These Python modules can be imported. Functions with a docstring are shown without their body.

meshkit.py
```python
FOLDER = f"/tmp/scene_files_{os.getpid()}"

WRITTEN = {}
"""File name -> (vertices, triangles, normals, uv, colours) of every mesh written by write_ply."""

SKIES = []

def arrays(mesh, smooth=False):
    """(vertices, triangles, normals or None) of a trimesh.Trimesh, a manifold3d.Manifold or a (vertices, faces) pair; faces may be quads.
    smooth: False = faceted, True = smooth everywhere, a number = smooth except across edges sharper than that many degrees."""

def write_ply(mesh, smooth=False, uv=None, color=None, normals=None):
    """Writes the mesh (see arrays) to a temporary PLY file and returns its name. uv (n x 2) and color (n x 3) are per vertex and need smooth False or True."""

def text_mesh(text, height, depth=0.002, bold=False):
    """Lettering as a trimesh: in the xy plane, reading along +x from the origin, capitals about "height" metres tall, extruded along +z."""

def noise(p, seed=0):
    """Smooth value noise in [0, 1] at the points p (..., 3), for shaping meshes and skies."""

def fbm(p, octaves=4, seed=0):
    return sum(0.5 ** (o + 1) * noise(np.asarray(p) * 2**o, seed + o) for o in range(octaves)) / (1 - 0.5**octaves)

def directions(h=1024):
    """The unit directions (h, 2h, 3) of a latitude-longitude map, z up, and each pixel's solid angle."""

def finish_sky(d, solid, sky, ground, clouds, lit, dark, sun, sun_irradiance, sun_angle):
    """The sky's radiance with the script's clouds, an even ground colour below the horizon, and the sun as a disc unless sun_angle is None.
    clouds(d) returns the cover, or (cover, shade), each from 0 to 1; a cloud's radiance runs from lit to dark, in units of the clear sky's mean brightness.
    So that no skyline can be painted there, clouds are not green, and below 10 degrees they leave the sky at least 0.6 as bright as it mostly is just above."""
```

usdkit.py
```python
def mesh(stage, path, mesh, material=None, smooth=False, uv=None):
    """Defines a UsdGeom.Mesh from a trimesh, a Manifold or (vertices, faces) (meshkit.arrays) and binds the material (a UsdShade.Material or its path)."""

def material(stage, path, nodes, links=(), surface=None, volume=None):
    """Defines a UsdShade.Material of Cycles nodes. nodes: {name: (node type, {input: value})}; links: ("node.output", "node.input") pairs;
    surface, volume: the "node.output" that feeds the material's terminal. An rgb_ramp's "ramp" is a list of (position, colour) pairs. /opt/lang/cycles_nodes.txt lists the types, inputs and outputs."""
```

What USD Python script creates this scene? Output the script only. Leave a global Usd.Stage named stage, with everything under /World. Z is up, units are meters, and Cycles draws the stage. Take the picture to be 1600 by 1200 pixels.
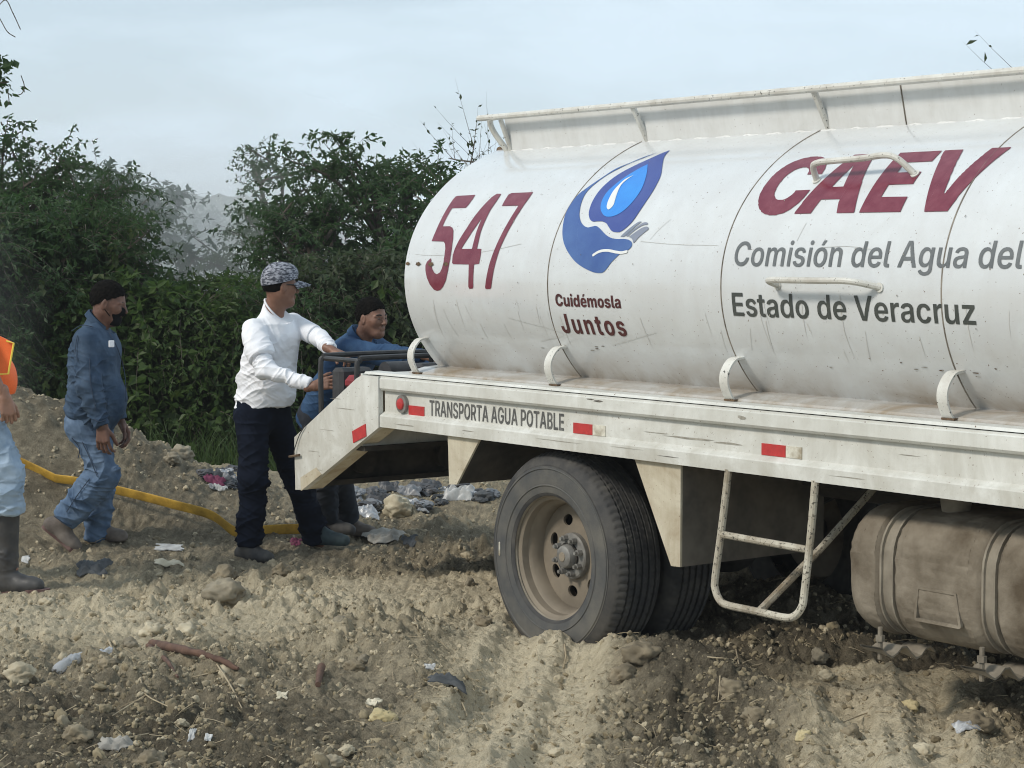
import math, random, glob
import numpy as np, trimesh, manifold3d, usdkit, meshkit
from pxr import Usd, UsdGeom, UsdLux, UsdShade, Gf, Sdf, Vt
from shapely.geometry import Polygon, MultiPolygon, Point, LineString
from shapely import box as sbox
from shapely import affinity, union_all

stage = Usd.Stage.CreateInMemory()
UsdGeom.SetStageUpAxis(stage, 'Z')
UsdGeom.SetStageMetersPerUnit(stage, 1.0)
WORLD = UsdGeom.Xform.Define(stage, '/World').GetPrim()
stage.SetDefaultPrim(WORLD)
UsdGeom.Scope.Define(stage, '/World/Looks')
MAT, LINKS = usdkit.material, None

# ------------------------------------------------------------------ camera, sky, sun, exposure
FPX, HORIZON, CAMH = 3199.7, 389.46, 1.85            # focal length in pixels of a 1600 px wide picture
PITCH = math.atan((600 - HORIZON) / FPX)
cam = UsdGeom.Camera.Define(stage, '/World/camera')
cam.CreateHorizontalApertureAttr(36.0)
cam.CreateVerticalApertureAttr(27.0)
cam.CreateFocalLengthAttr(36.0 * FPX / 1600)
cam.CreateClippingRangeAttr(Gf.Vec2f(0.1, 5000))
cam.AddTranslateOp().Set(Gf.Vec3d(0, 0, CAMH))
cam.AddRotateXOp().Set(90 - math.degrees(PITCH))
cam.CreateExposureAttr(0.72)
SUN_DIR = np.array([-0.66, -0.40, 0.63]); SUN_DIR /= np.linalg.norm(SUN_DIR)
SUN_EL, SUN_ROT = math.asin(SUN_DIR[2]), math.atan2(SUN_DIR[0], SUN_DIR[1])
MAT(stage, '/World/Looks/sky', {
    's': ('sky_texture', {'sky_type': 'single_scattering', 'sun_disc': False, 'sun_elevation': SUN_EL, 'sun_rotation': SUN_ROT, 'air_density': 1.0, 'aerosol_density': 2.0, 'ozone_density': 1.0}),
    'tc': ('texture_coordinate', {}),
    'm': ('mapping', {'scale': (2.2, 2.2, 9.5)}),
    'n': ('noise_texture', {'scale': 2.1, 'detail': 6.0, 'roughness': 0.55, 'distortion': 0.4}),
    'r': ('rgb_ramp', {'ramp': [(0.40, (0.66, 0.66, 0.66)), (0.62, (1, 1, 1))]}),
    'mx': ('mix_color', {'b': (6.1, 7.3, 8.2)}),
    'bg': ('background_shader', {'strength': 0.074})},
    [('tc.generated', 'm.vector'), ('m.vector', 'n.vector'), ('n.fac', 'r.fac'), ('r.color', 'mx.fac'), ('s.color', 'mx.a'), ('mx.result', 'bg.color')], surface='bg.background')
dome = UsdLux.DomeLight.Define(stage, '/World/sky')
UsdShade.MaterialBindingAPI.Apply(dome.GetPrim()).Bind(UsdShade.Material.Get(stage, '/World/Looks/sky'))
dome.GetPrim().SetCustomDataByKey('kind', 'structure')
dome.GetPrim().SetCustomDataByKey('label', 'pale blue sky behind a thin veil of cloud')
sun = UsdLux.DistantLight.Define(stage, '/World/sun')
sun.CreateIntensityAttr(0.40)
sun.CreateAngleAttr(10.0)
sun.CreateColorAttr(Gf.Vec3f(1.0, 0.93, 0.82))
sun.CreateNormalizeAttr(True)
def aim_quat(d):                                       # rotation that takes +z to d
    d = np.asarray(d, float) / np.linalg.norm(d)
    r = Gf.Rotation(Gf.Vec3d(0, 0, 1), Gf.Vec3d(*map(float, d)))
    return r.GetQuat()
sun.AddOrientOp(UsdGeom.XformOp.PrecisionDouble).Set(Gf.Quatd(aim_quat(SUN_DIR)))

# ------------------------------------------------------------------ scene helpers
used = {}
def numbered(parent, name):
    k = (parent, name); n = used.get(k, -1) + 1; used[k] = n
    return name if n == 0 else f'{name}_{n:03d}'
def path_of(o): return '/World' if o is None else str(o.GetPath())
def tag(o, label=None, cat=None, group=None, kind=None):
    for k, v in (('label', label), ('category', cat), ('group', group), ('kind', kind)):
        if v: o.SetCustomDataByKey(k, v)
    return o
def part(name, mesh, mat, parent=None, smooth=30):
    p = path_of(parent)
    if isinstance(mesh, list): mesh = trimesh.util.concatenate(mesh)
    return usdkit.mesh(stage, f'{p}/{numbered(p, name)}', mesh, f'/World/Looks/{mat}', smooth=smooth).GetPrim()
def thing(name, label, cat, loc=(0, 0, 0), rz=0, group=None, kind=None):
    x = UsdGeom.Xform.Define(stage, '/World/' + numbered('/World', name))
    x.AddTranslateOp().Set(Gf.Vec3d(*map(float, loc)))
    if rz: x.AddRotateZOp().Set(float(rz))
    return tag(x.GetPrim(), label, cat, group, kind)
def at(px, py, Y):                                      # the point of the world seen at a pixel of the 1600x1200 photograph, Y metres ahead
    c, s = math.cos(PITCH), math.sin(PITCH)
    dx, up = (px - 800) / FPX, (600 - py) / FPX
    d = np.array([dx, c + up * s, -s + up * c])
    return np.array([0, 0, CAMH]) + d * (Y / d[1])
def bx(x0, x1, y0, y1, z0, z1, bev=0.0):
    if bev <= 0:
        m = trimesh.creation.box([x1 - x0, y1 - y0, z1 - z0])
    else:
        e = np.array([x1 - x0, y1 - y0, z1 - z0]) / 2; bev = min(bev, e.min() * .9)
        pts = [np.array([sx, sy, sz]) * (e - bev * np.array(k)) for sx in (-1, 1) for sy in (-1, 1) for sz in (-1, 1) for k in ((0, 1, 1), (1, 0, 1), (1, 1, 0))]
        m = trimesh.Trimesh(*hull(np.array(pts)))
    m.apply_translation([(x0 + x1) / 2, (y0 + y1) / 2, (z0 + z1) / 2])
    return m
def hull(pts):
    h = manifold3d.Manifold.hull_points(np.asarray(pts, float)).to_mesh()
    return np.array(h.vert_properties[:, :3]), np.array(h.tri_verts)
def smooth_path(P, n=8):
    P = np.asarray(P, float)
    if len(P) < 3: return P
    Q = np.vstack([2 * P[0] - P[1], P, 2 * P[-1] - P[-2]]); out = []
    for i in range(1, len(Q) - 2):
        t = np.linspace(0, 1, n, endpoint=False)[:, None]
        p0, p1, p2, p3 = Q[i - 1:i + 3]
        out.append(.5 * (2 * p1 + (p2 - p0) * t + (2 * p0 - 5 * p1 + 4 * p2 - p3) * t ** 2 + (3 * p1 - p0 - 3 * p2 + p3) * t ** 3))
    return np.vstack(out + [P[-1:]])
def tube(P, r, n=8, cap=True):
    P = np.asarray(P, float); m = len(P); r = np.broadcast_to(np.asarray(r, float), (m,))
    T = np.gradient(P, axis=0); T /= np.maximum(np.linalg.norm(T, axis=1, keepdims=True), 1e-9)
    ref = np.array([0, 0, 1.0]) if abs(T[0][2]) < .9 else np.array([1.0, 0, 0])
    u = np.cross(T[0], ref); u /= np.linalg.norm(u); V = []
    for i in range(m):
        u = u - T[i] * (u @ T[i]); u /= max(np.linalg.norm(u), 1e-9); w = np.cross(T[i], u)
        a = np.linspace(0, 2 * np.pi, n, endpoint=False)
        V.append(P[i] + r[i] * (np.cos(a)[:, None] * u + np.sin(a)[:, None] * w))
    V = np.vstack(V); F = []
    i, j = np.meshgrid(np.arange(m - 1), np.arange(n), indexing='ij'); i, j = i.ravel(), j.ravel(); k = (j + 1) % n
    F = [np.stack([i * n + j, i * n + k, (i + 1) * n + k], 1), np.stack([i * n + j, (i + 1) * n + k, (i + 1) * n + j], 1)]
    if cap:
        V = np.vstack([V, P[0], P[-1]]); jj = np.arange(n); kk = (jj + 1) % n
        F += [np.stack([kk, jj, np.full(n, m * n)], 1), np.stack([(m - 1) * n + jj, (m - 1) * n + kk, np.full(n, m * n + 1)], 1)]
    return trimesh.Trimesh(V, np.vstack(F), process=False)
def grid_mesh(V, nu, nv, wrap=False):                  # V is (nu*nv,3), v fastest
    i, j = np.meshgrid(np.arange(nu - 1), np.arange(nv if wrap else nv - 1), indexing='ij'); i, j = i.ravel(), j.ravel(); k = (j + 1) % nv
    a, b, c, d = i * nv + j, (i + 1) * nv + j, (i + 1) * nv + k, i * nv + k
    return trimesh.Trimesh(V, np.vstack([np.stack([a, b, c], 1), np.stack([a, c, d], 1)]), process=False)
def prism(poly, axis_len, origin, ux, uy, un):          # extrude a polygon given in (ux,uy) by axis_len along un
    m = trimesh.creation.extrude_polygon(poly if hasattr(poly, 'exterior') else Polygon(poly), axis_len, engine='earcut')
    M = np.eye(4); M[:3, 0], M[:3, 1], M[:3, 2], M[:3, 3] = ux, uy, un, origin
    m.apply_transform(M)
    if np.linalg.det(M[:3, :3]) < 0: m.invert()
    return m
def revolve_y(prof, n=64, mod=None):                   # prof: (r, y) pairs, about the y axis
    prof = np.asarray(prof, float); a = np.linspace(0, 2 * np.pi, n, endpoint=False)
    R = np.repeat(prof[None, :, 0], n, 0); Yv = np.repeat(prof[None, :, 1], n, 0)
    if mod is not None: R = mod(R, Yv, a[:, None])
    V = np.stack([R * np.cos(a)[:, None], Yv, R * np.sin(a)[:, None]], -1)
    m = len(prof); V = V.reshape(-1, 3)
    i, j = np.meshgrid(np.arange(n), np.arange(m - 1), indexing='ij'); i, j = i.ravel(), j.ravel(); k = (i + 1) % n
    F = np.vstack([np.stack([i * m + j, k * m + j, k * m + j + 1], 1), np.stack([i * m + j, k * m + j + 1, i * m + j + 1], 1)])
    return trimesh.Trimesh(V, F, process=False)
def fixn(m):
    m.fix_normals(); return m

# ------------------------------------------------------------------ materials
def L(n): return f'/World/Looks/{n}'
def mat_noise(name, c0, c1, scale=8., rough=.8, bump=0., bscale=60., detail=5., lo=.35, hi=.65, metallic=0., stretch=(1, 1, 1), spec=.5, coord='object', c2=None, extra=None):
    ramp = [(lo, c0), (hi, c1)] if c2 is None else [(lo, c0), ((lo + hi) / 2, c1), (hi, c2)]
    nodes = {'tc': ('texture_coordinate', {}), 'g': ('geometry', {}), 'm': ('mapping', {'scale': stretch}),
             'n': ('noise_texture', {'scale': scale, 'detail': detail, 'roughness': .6}), 'r': ('rgb_ramp', {'ramp': ramp}),
             'p': ('principled_bsdf', {'roughness': rough, 'metallic': metallic, 'specular_ior_level': spec})}
    src = 'tc.object' if coord == 'object' else 'g.position'
    links = [(src, 'm.vector'), ('m.vector', 'n.vector'), ('n.fac', 'r.fac'), ('r.color', 'p.base_color')]
    if bump:
        nodes['bn'] = ('noise_texture', {'scale': bscale, 'detail': 4., 'roughness': .6}); nodes['b'] = ('bump', {'strength': 1.0, 'distance': bump})
        links += [('m.vector', 'bn.vector'), ('bn.fac', 'b.height'), ('b.normal', 'p.normal')]
    if extra: nodes['p'][1].update(extra)
    return MAT(stage, L(name), nodes, links, surface='p.BSDF')
def mat_paint(name, base, dirt, zramp, rough=.38, chip=.0, streak=.35, bump=.0015, chipcol=(.12, .07, .04), base2=None, overall=.15, coat=0.):
    """worn paint: dirt by height (zramp: [(z, amount)]), vertical streaks, blotches and chips, in object space"""
    z0, z1 = zramp[0][0], zramp[-1][0]
    ramp = [((z - z0) / (z1 - z0), (a, a, a)) for z, a in zramp]
    nodes = {'tc': ('texture_coordinate', {}), 'sx': ('separate_xyz', {}), 'mr': ('map_range', {'from_min': z0, 'from_max': z1}), 'zr': ('rgb_ramp', {'ramp': ramp}),
        'm1': ('mapping', {'scale': (7, 7, .9)}), 'n1': ('noise_texture', {'scale': 2.2, 'detail': 7., 'roughness': .65}),
        'n2': ('noise_texture', {'scale': 3.1, 'detail': 8., 'roughness': .68, 'distortion': .5}),
        'n3': ('noise_texture', {'scale': 75., 'detail': 3., 'roughness': .6}),
        's1': ('rgb_ramp', {'ramp': [(.42, (0, 0, 0)), (.75, (1, 1, 1))]}), 's2': ('rgb_ramp', {'ramp': [(.40, (0, 0, 0)), (.72, (1, 1, 1))]}),
        'a1': ('math', {'math_type': 'multiply', 'value2': streak}), 'a2': ('math', {'math_type': 'multiply_add', 'value2': overall}),
        'zb': ('math', {'math_type': 'multiply_add', 'value2': 1.0}), 'nz': ('math', {'math_type': 'multiply_add', 'value2': 2.1, 'value3': -.4}),
        'zm': ('math', {'math_type': 'multiply'}), 'cl': ('map_range', {'from_min': 0., 'from_max': 1., 'clamp': True}),
        'cm': ('rgb_ramp', {'ramp': [(.30, (0, 0, 0)), (.55, (1, 1, 1))]}), 'bmix': ('mix_color', {'a': base, 'b': base2 or base}),
        'mx': ('mix_color', {'b': dirt}), 'cp': ('rgb_ramp', {'ramp': [(.70 - .10 * chip, (0, 0, 0)), (.735 - .10 * chip, (1, 1, 1))]}), 'mc': ('mix_color', {'b': chipcol}),
        'rr': ('map_range', {'from_min': 0., 'from_max': 1., 'to_min': rough, 'to_max': .85}),
        'bn': ('noise_texture', {'scale': 5., 'detail': 3., 'roughness': .5}), 'b': ('bump', {'strength': .7, 'distance': bump * 6}), 'p': ('principled_bsdf', {'coat_weight': coat, 'coat_roughness': .10})}
    links = [('tc.object', 'sx.vector'), ('sx.z', 'mr.value'), ('mr.result', 'zr.fac'), ('tc.object', 'm1.vector'), ('m1.vector', 'n1.vector'), ('tc.object', 'n2.vector'), ('tc.object', 'n3.vector'),
        ('n1.fac', 's1.fac'), ('n2.fac', 's2.fac'), ('s1.color', 'a1.value1'), ('s2.color', 'a2.value1'), ('a1.value', 'a2.value3'),
        ('n2.fac', 'nz.value1'), ('nz.value', 'zm.value1'), ('zr.color', 'zm.value2'), ('zm.value', 'zb.value1'), ('a2.value', 'zb.value3'), ('zb.value', 'cl.value'),
        ('n2.fac', 'cm.fac'), ('cm.color', 'bmix.fac'), ('bmix.result', 'mx.a'), ('cl.result', 'mx.fac'), ('n3.fac', 'cp.fac'), ('mx.result', 'mc.a'), ('cp.color', 'mc.fac'), ('mc.result', 'p.base_color'),
        ('cl.result', 'rr.value'), ('rr.result', 'p.roughness'), ('tc.object', 'bn.vector'), ('bn.fac', 'b.height'), ('b.normal', 'p.normal')]
    return MAT(stage, L(name), nodes, links, surface='p.BSDF')
WHITE = (.60, .625, .635)
mat_paint('tank_paint', WHITE, (.25, .19, .12), [(.9, 1.0), (1.22, .9), (1.28, .5), (1.36, .16), (1.60, .03), (2.7, .03)], rough=.16, streak=.08, overall=.05, bump=.0009, coat=.6, base2=(.57, .59, .60), chip=.15)
mat_paint('coaming_paint', (.68, .69, .685), (.34, .32, .28), [(2.2, .2), (2.5, .12), (2.7, .12)], rough=.42, streak=.2, overall=.12)
mat_paint('skirt_paint', (.68, .685, .655), (.27, .24, .18), [(.4, .6), (.85, .35), (1.0, .22), (1.15, .06), (1.3, .06)], rough=.42, streak=.20, overall=.22, chip=.2, base2=(.60, .605, .57), bump=.001)
mat_paint('flap_paint', (.58, .54, .43), (.27, .21, .13), [(.3, .9), (.7, .45), (.95, .3)], rough=.6, streak=.3, overall=.3, chip=.3)
mat_paint('rail_paint', (.66, .66, .62), (.26, .22, .17), [(0, .3), (2.4, .2), (2.7, .2)], rough=.45, streak=.25, overall=.35, chip=.55, chipcol=(.05, .045, .04), bump=.0005)
mat_paint('ladder_paint', (.58, .55, .46), (.18, .14, .09), [(0, .4), (1, .3)], rough=.5, streak=.4, overall=.6, chip=1.15, chipcol=(.075, .066, .052), bump=.0005)
mat_noise('chassis_dark', (.016, .015, .013), (.045, .038, .03), scale=6, rough=.85)
mat_noise('inner_panel', (.075, .065, .052), (.13, .112, .088), scale=7, rough=.85, detail=7)
mat_noise('tyre_rubber', (.028, .028, .029), (.075, .07, .062), scale=9, rough=.78, bump=.0015, bscale=70, detail=7, lo=.38, hi=.72)
mat_noise('tyre_sidewall', (.050, .052, .054), (.12, .112, .095), scale=5, rough=.8, bump=.001, bscale=90, detail=8, lo=.35, hi=.72)
mat_noise('tyre_letters', (.09, .088, .08), (.15, .14, .12), scale=20, rough=.85)
mat_noise('rim_dirt', (.21, .175, .13), (.135, .112, .083), scale=4, rough=.75, detail=7, bump=.001)
mat_noise('hub_metal', (.23, .225, .21), (.13, .122, .11), scale=14, rough=.6, metallic=.2)
mat_noise('fuel_tank_mud', (.27, .235, .185), (.085, .066, .045), scale=3.0, rough=.9, detail=9, bump=.004, bscale=30, lo=.34, hi=.64, spec=.2)
mat_noise('fuel_tank_end', (.33, .28, .215), (.22, .18, .13), scale=5, rough=.85, detail=8, bump=.003, bscale=26)
mat_noise('strap_mud', (.25, .22, .172), (.15, .127, .096), scale=9, rough=.8, detail=7)
mat_noise('red_reflector', (.46, .035, .035), (.36, .03, .03), scale=30, rough=.35)
mat_noise('white_reflector', (.62, .60, .52), (.30, .26, .19), scale=18, rough=.45)
mat_noise('maroon_paint', (.135, .016, .034), (.20, .05, .07), scale=16, rough=.28, detail=8, lo=.4, hi=.8)
mat_noise('maroon_dark', (.055, .014, .014), (.085, .02, .02), scale=14, rough=.5)
mat_noise('grey_letters', (.095, .105, .11), (.13, .14, .145), scale=16, rough=.5, detail=6)
mat_noise('grey_letters_dark', (.045, .052, .047), (.065, .07, .064), scale=16, rough=.5, detail=6)
mat_noise('skirt_letters', (.062, .062, .062), (.13, .128, .12), scale=26, rough=.5, detail=6)
mat_noise('emblem_navy', (.035, .085, .27), (.06, .13, .32), scale=5, rough=.4)
mat_noise('emblem_indigo', (.032, .060, .25), (.05, .08, .27), scale=5, rough=.4)
mat_noise('emblem_sky', (.025, .20, .62), (.03, .24, .66), scale=6, rough=.4)
mat_noise('emblem_white', (.68, .69, .68), (.62, .63, .62), scale=12, rough=.4)
mat_noise('emblem_slate', (.17, .20, .26), (.20, .22, .28), scale=12, rough=.45)
mat_noise('seam_shadow', (.09, .075, .06), (.26, .23, .19), scale=9, rough=.7, detail=6)
mat_noise('rust', (.13, .08, .04), (.06, .04, .025), scale=30, rough=.85, detail=6)
mat_noise('black_steel', (.018, .018, .02), (.035, .034, .033), scale=18, rough=.45)
mat_noise('engine_grey', (.045, .045, .048), (.022, .022, .024), scale=14, rough=.6)
mat_noise('pump_green', (.02, .12, .06), (.03, .08, .05), scale=14, rough=.5)
mat_noise('pump_red', (.28, .03, .035), (.17, .02, .025), scale=10, rough=.4)
# ------------------------------------------------------------------ the tanker truck: x = forward, y = from the near side inwards, z = up
TRUCK_O, TRUCK_RZ = (0.1477, 9.7442), -53.288
truck = thing('water_tanker_truck', 'dirty white water tanker truck stuck in the mud, lettered 547 on its tank', 'truck', (*TRUCK_O, 0), TRUCK_RZ)
TA, TB, TZC, TBC = 1.1323, 0.7863, 1.6894, 1.1964      # the tank's elliptical section
_th = np.linspace(-np.pi / 2, np.pi / 2, 2001)
_s = np.concatenate([[0], np.cumsum(np.hypot(np.diff(TA * np.cos(_th)), np.diff(TB * np.sin(_th))))]); _s -= np.interp(0, _th, _s)
def tank_pt(a, s, off=0.):                              # a along, s = arc length up from the widest line of the near side
    th = np.interp(s, _s, _th); c, sn = np.cos(th), np.sin(th)
    n = np.stack([-c / TA, sn / TB], -1); n /= np.linalg.norm(n, axis=-1, keepdims=True)
    return np.stack([a + 0 * s, TBC - TA * c + off * n[..., 0], TZC + TB * sn + off * n[..., 1]], -1)
rings = [(-1.40, .02), (-1.395, .3), (-1.37, .62), (-1.33, .88), (-1.295, .97), (-1.2815, .992), (-1.281, 1.0)] + [(x, 1.0) for x in np.linspace(-1.2, 3.6, 33)] + [(3.67, 1.0), (3.675, .99), (3.73, .9), (3.78, .6), (3.80, .02)]
ang = np.linspace(0, 2 * np.pi, 160, endpoint=False)
V = []
for x, k in rings:
    wob = 1 + .0012 * (meshkit.fbm(np.stack([np.full(160, x) * 1.5, np.cos(ang) * 2.5, np.sin(ang) * 2.5], -1), 3, 5) - .5) * (k == 1.0) * 2
    V.append(np.stack([np.full(160, x), TBC + TA * k * wob * np.cos(ang), TZC + TB * k * wob * np.sin(ang)], -1))
m = grid_mesh(np.vstack(V), len(rings), 160, wrap=True); m.fix_normals()
tank = part('tank_shell', m, 'tank_paint', truck, smooth=40)
for a in (-1.262, -.05, 1.178, 2.412):
    t = np.linspace(0, 2 * np.pi, 121)
    wv = .0045 * np.sin(3 * t + a * 7)
    P = np.stack([a + wv, TBC + (TA - .001) * np.cos(t), TZC + (TB - .001) * np.sin(t)], -1)
    if a > -1.2: part('weld_seam', tube(P, .0042, 6, cap=False), 'seam_shadow', tank)
# top coaming with rails
part('coaming', [prism([(.655, 2.375), (.612, 2.552), (.618, 2.552), (.672, 2.375)], 4.72, (-1.14, 0, 0), (0, 1, 0), (0, 0, 1), (1, 0, 0)),
                 prism([(1.738, 2.375), (1.781, 2.552), (1.775, 2.552), (1.721, 2.375)], 4.72, (-1.14, 0, 0), (0, 1, 0), (0, 0, 1), (1, 0, 0)),
                 prism([(.672, 2.372), (1.72, 2.372), (1.775, 2.552), (.618, 2.552)], .006, (-1.138, 0, 0), (0, 1, 0), (0, 0, 1), (1, 0, 0))], 'coaming_paint', truck, smooth=False)
for a in (1.69,):
    part('coaming_seam', tube([(a, .653, 2.38), (a, .6105, 2.55)], .0035, 5), 'seam_shadow', truck)
bead = [( x, .655 - .004, 2.372 + .004 * math.sin(x * 37) + .002 * math.sin(x * 91)) for x in np.linspace(-1.14, 3.58, 240)]
part('weld_bead', tube(bead, .0075, 5), 'coaming_paint', truck)
for side in (0, 1):
    f = lambda b, side=side: b if side == 0 else 2 * TBC - b
    P = smooth_path([(-1.17, f(.66), 2.375), (-1.215, f(.60), 2.48), (-1.20, f(.565), 2.54), (-1.13, f(.555), 2.553), (-.9, f(.555), 2.554), (3.5, f(.555), 2.556)], 6)
    rail = part('top_rail', tube(P, .0165, 10), 'rail_paint', truck)
    for a in (-.02, 1.22, 2.44):
        part('rail_post', tube([(a, f(.568), 2.548), (a + .004, f(.672), 2.368)], .015, 8), 'rail_paint', rail)
    part('rail_brace', tube([(-1.12, f(.575), 2.54), (-1.135, f(.66), 2.37)], .013, 8), 'rail_paint', rail)
part('drain_pipe', tube([(-1.30, .70, 2.385), (-1.13, .705, 2.385)], .022, 12), 'rust', truck)
# grab handles on the tank
def handle(a0, s0, a1, s1, out):
    p0, p1 = tank_pt(np.array(a0), np.array(s0)), tank_pt(np.array(a1), np.array(s1))
    q0, q1 = tank_pt(np.array(a0 + .03), np.array(s0 + .02), out), tank_pt(np.array(a1 - .09), np.array(s1 + .02), out)
    P = np.vstack([[p0], [p0 + (q0 - p0) * .8 - np.array([.012, 0, 0])], [q0 + np.array([.03, 0, 0])], [q0 + (q1 - q0) * .3], [q0 + (q1 - q0) * .6], [q1], [p1]])
    P = np.vstack([smooth_path(P[:3], 6)[:-1], P[2:5], smooth_path(P[4:], 6)])
    h = part('grab_handle', tube(P, .0135, 10), 'rail_paint', truck)
    for a, s in ((a0, s0), (a1, s1)):
        n = tank_pt(np.array(a), np.array(s), .012) - tank_pt(np.array(a), np.array(s))
        part('weld_foot', tube([tank_pt(np.array(a), np.array(s), -.004), tank_pt(np.array(a), np.array(s), .007)], .02, 10), 'rail_paint', h)
handle(1.545, .505, 2.085, .520, .085)
handle(1.525, .010, 2.100, .010, .085)
# tank straps
for a in (-1.215, -.035, 1.205, 2.435):
    top = tank_pt(np.array(a), np.array(-.325))
    P = smooth_path([top + [0, .005, 0], (a, .105, 1.372), (a, .065, 1.325), (a, .058, 1.275), (a, .078, 1.225), (a, .10, 1.197)], 5)
    V = []
    T = np.gradient(P, axis=0); T /= np.linalg.norm(T, axis=1, keepdims=True); N = np.stack([0 * T[:, 0], T[:, 2], -T[:, 1]], -1)
    for sx, sn in ((-1, -1), (1, -1), (1, 1), (-1, 1)): V.append(P + np.array([.026 * sx, 0, 0]) + N * .0045 * sn)
    m = grid_mesh(np.stack(V, 1).reshape(-1, 3), len(P), 4, wrap=True); m.fix_normals()
    st = part('tank_strap', m, 'rail_paint', truck, smooth=False)
    part('strap_foot', bx(a - .03, a + .035, .085, .125, 1.195, 1.203), 'rust', st)
# deck with the side skirt, in cross-section (y, z), swept along x
A0, A1 = -1.428, 4.05
def sweep(poly, x0, x1, mirror=False):
    p = [(2 * TBC - y, z) for y, z in poly] if mirror else poly
    return fixn(prism(p, x1 - x0, (x0, 0, 0), (0, 1, 0), (0, 0, 1), (1, 0, 0)))
for mir in (False, True):
    sk = part('side_skirt', sweep([(0, 1.112), (0, 1.163), (.006, 1.166), (.006, 1.175), (.06, 1.176), (.06, 1.08), (.045, .985), (.045, .904), (0, .904), (0, .962), (.004, .968), (.034, .986), (.034, 1.096), (.010, 1.100)], A0, A1, mir), 'skirt_paint', truck, smooth=False)
    part('deck_edge', sweep([(.012, 1.180), (.022, 1.192), (.10, 1.194), (.10, 1.181)], -1.60, A1, mir), 'skirt_paint', truck, smooth=False)
    part('deck_sill', sweep([(.105, 1.198), (.115, 1.206), (.20, 1.225), (.36, 1.235), (.36, 1.19), (.105, 1.19)], -1.30, 3.9, mir), 'tank_paint', truck, smooth=False)
part('deck', bx(-1.64, A1, .062, 2 * TBC - .062, 1.120, 1.179), 'skirt_paint', truck, smooth=False)
# tail wedges, low rear platform, rear cross panel
wedge = [(-1.60, 1.172), (-1.434, 1.172), (-1.434, .900), (-2.00, .603), (-2.215, .492), (-2.305, .484), (-2.312, .784), (-1.655, 1.150)]
for y0 in (-.004, 2 * TBC - .026):
    w = part('tail_wedge', prism(wedge, .030, (0, y0 + .030, 0), (1, 0, 0), (0, 0, 1), (0, -1, 0)), 'skirt_paint', truck, smooth=False)
    yy = .026 if y0 < 0 else 2 * TBC - .13
    part('wedge_flange', prism([(-1.436, .901), (-2.003, .604), (-2.218, .493), (-2.222, .502), (-2.007, .614), (-1.44, .911)], .10, (0, yy + .10, 0), (1, 0, 0), (0, 0, 1), (0, -1, 0)), 'flap_paint', w, smooth=False)
    part('wedge_top_flange', prism([(-2.312, .786), (-1.655, 1.152), (-1.60, 1.174), (-1.60, 1.166), (-1.652, 1.143), (-2.306, .777)], .06, (0, yy + (.06 if y0 < 0 else .10), 0), (1, 0, 0), (0, 0, 1), (0, -1, 0)), 'skirt_paint', w, smooth=False)
    if y0 < 0: part('worn_patch', prism([(-2.015, .598), (-2.235, .484), (-2.24, .56), (-2.07, .632)], .004, (0, -.0045, 0), (1, 0, 0), (0, 0, 1), (0, -1, 0)), 'flap_paint', w, smooth=False)
part('rear_platform', bx(-2.30, -1.62, .03, 2 * TBC - .03, .755, .782), 'chassis_dark', truck, smooth=False)
part('platform_riser', bx(-1.66, -1.642, .03, 2 * TBC - .03, .783, 1.178), 'skirt_paint', truck, smooth=False)
rp = part('rear_panel', bx(-2.302, -2.28, .027, 2 * TBC - .027, .50, .752), 'chassis_dark', truck, smooth=False)
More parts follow.
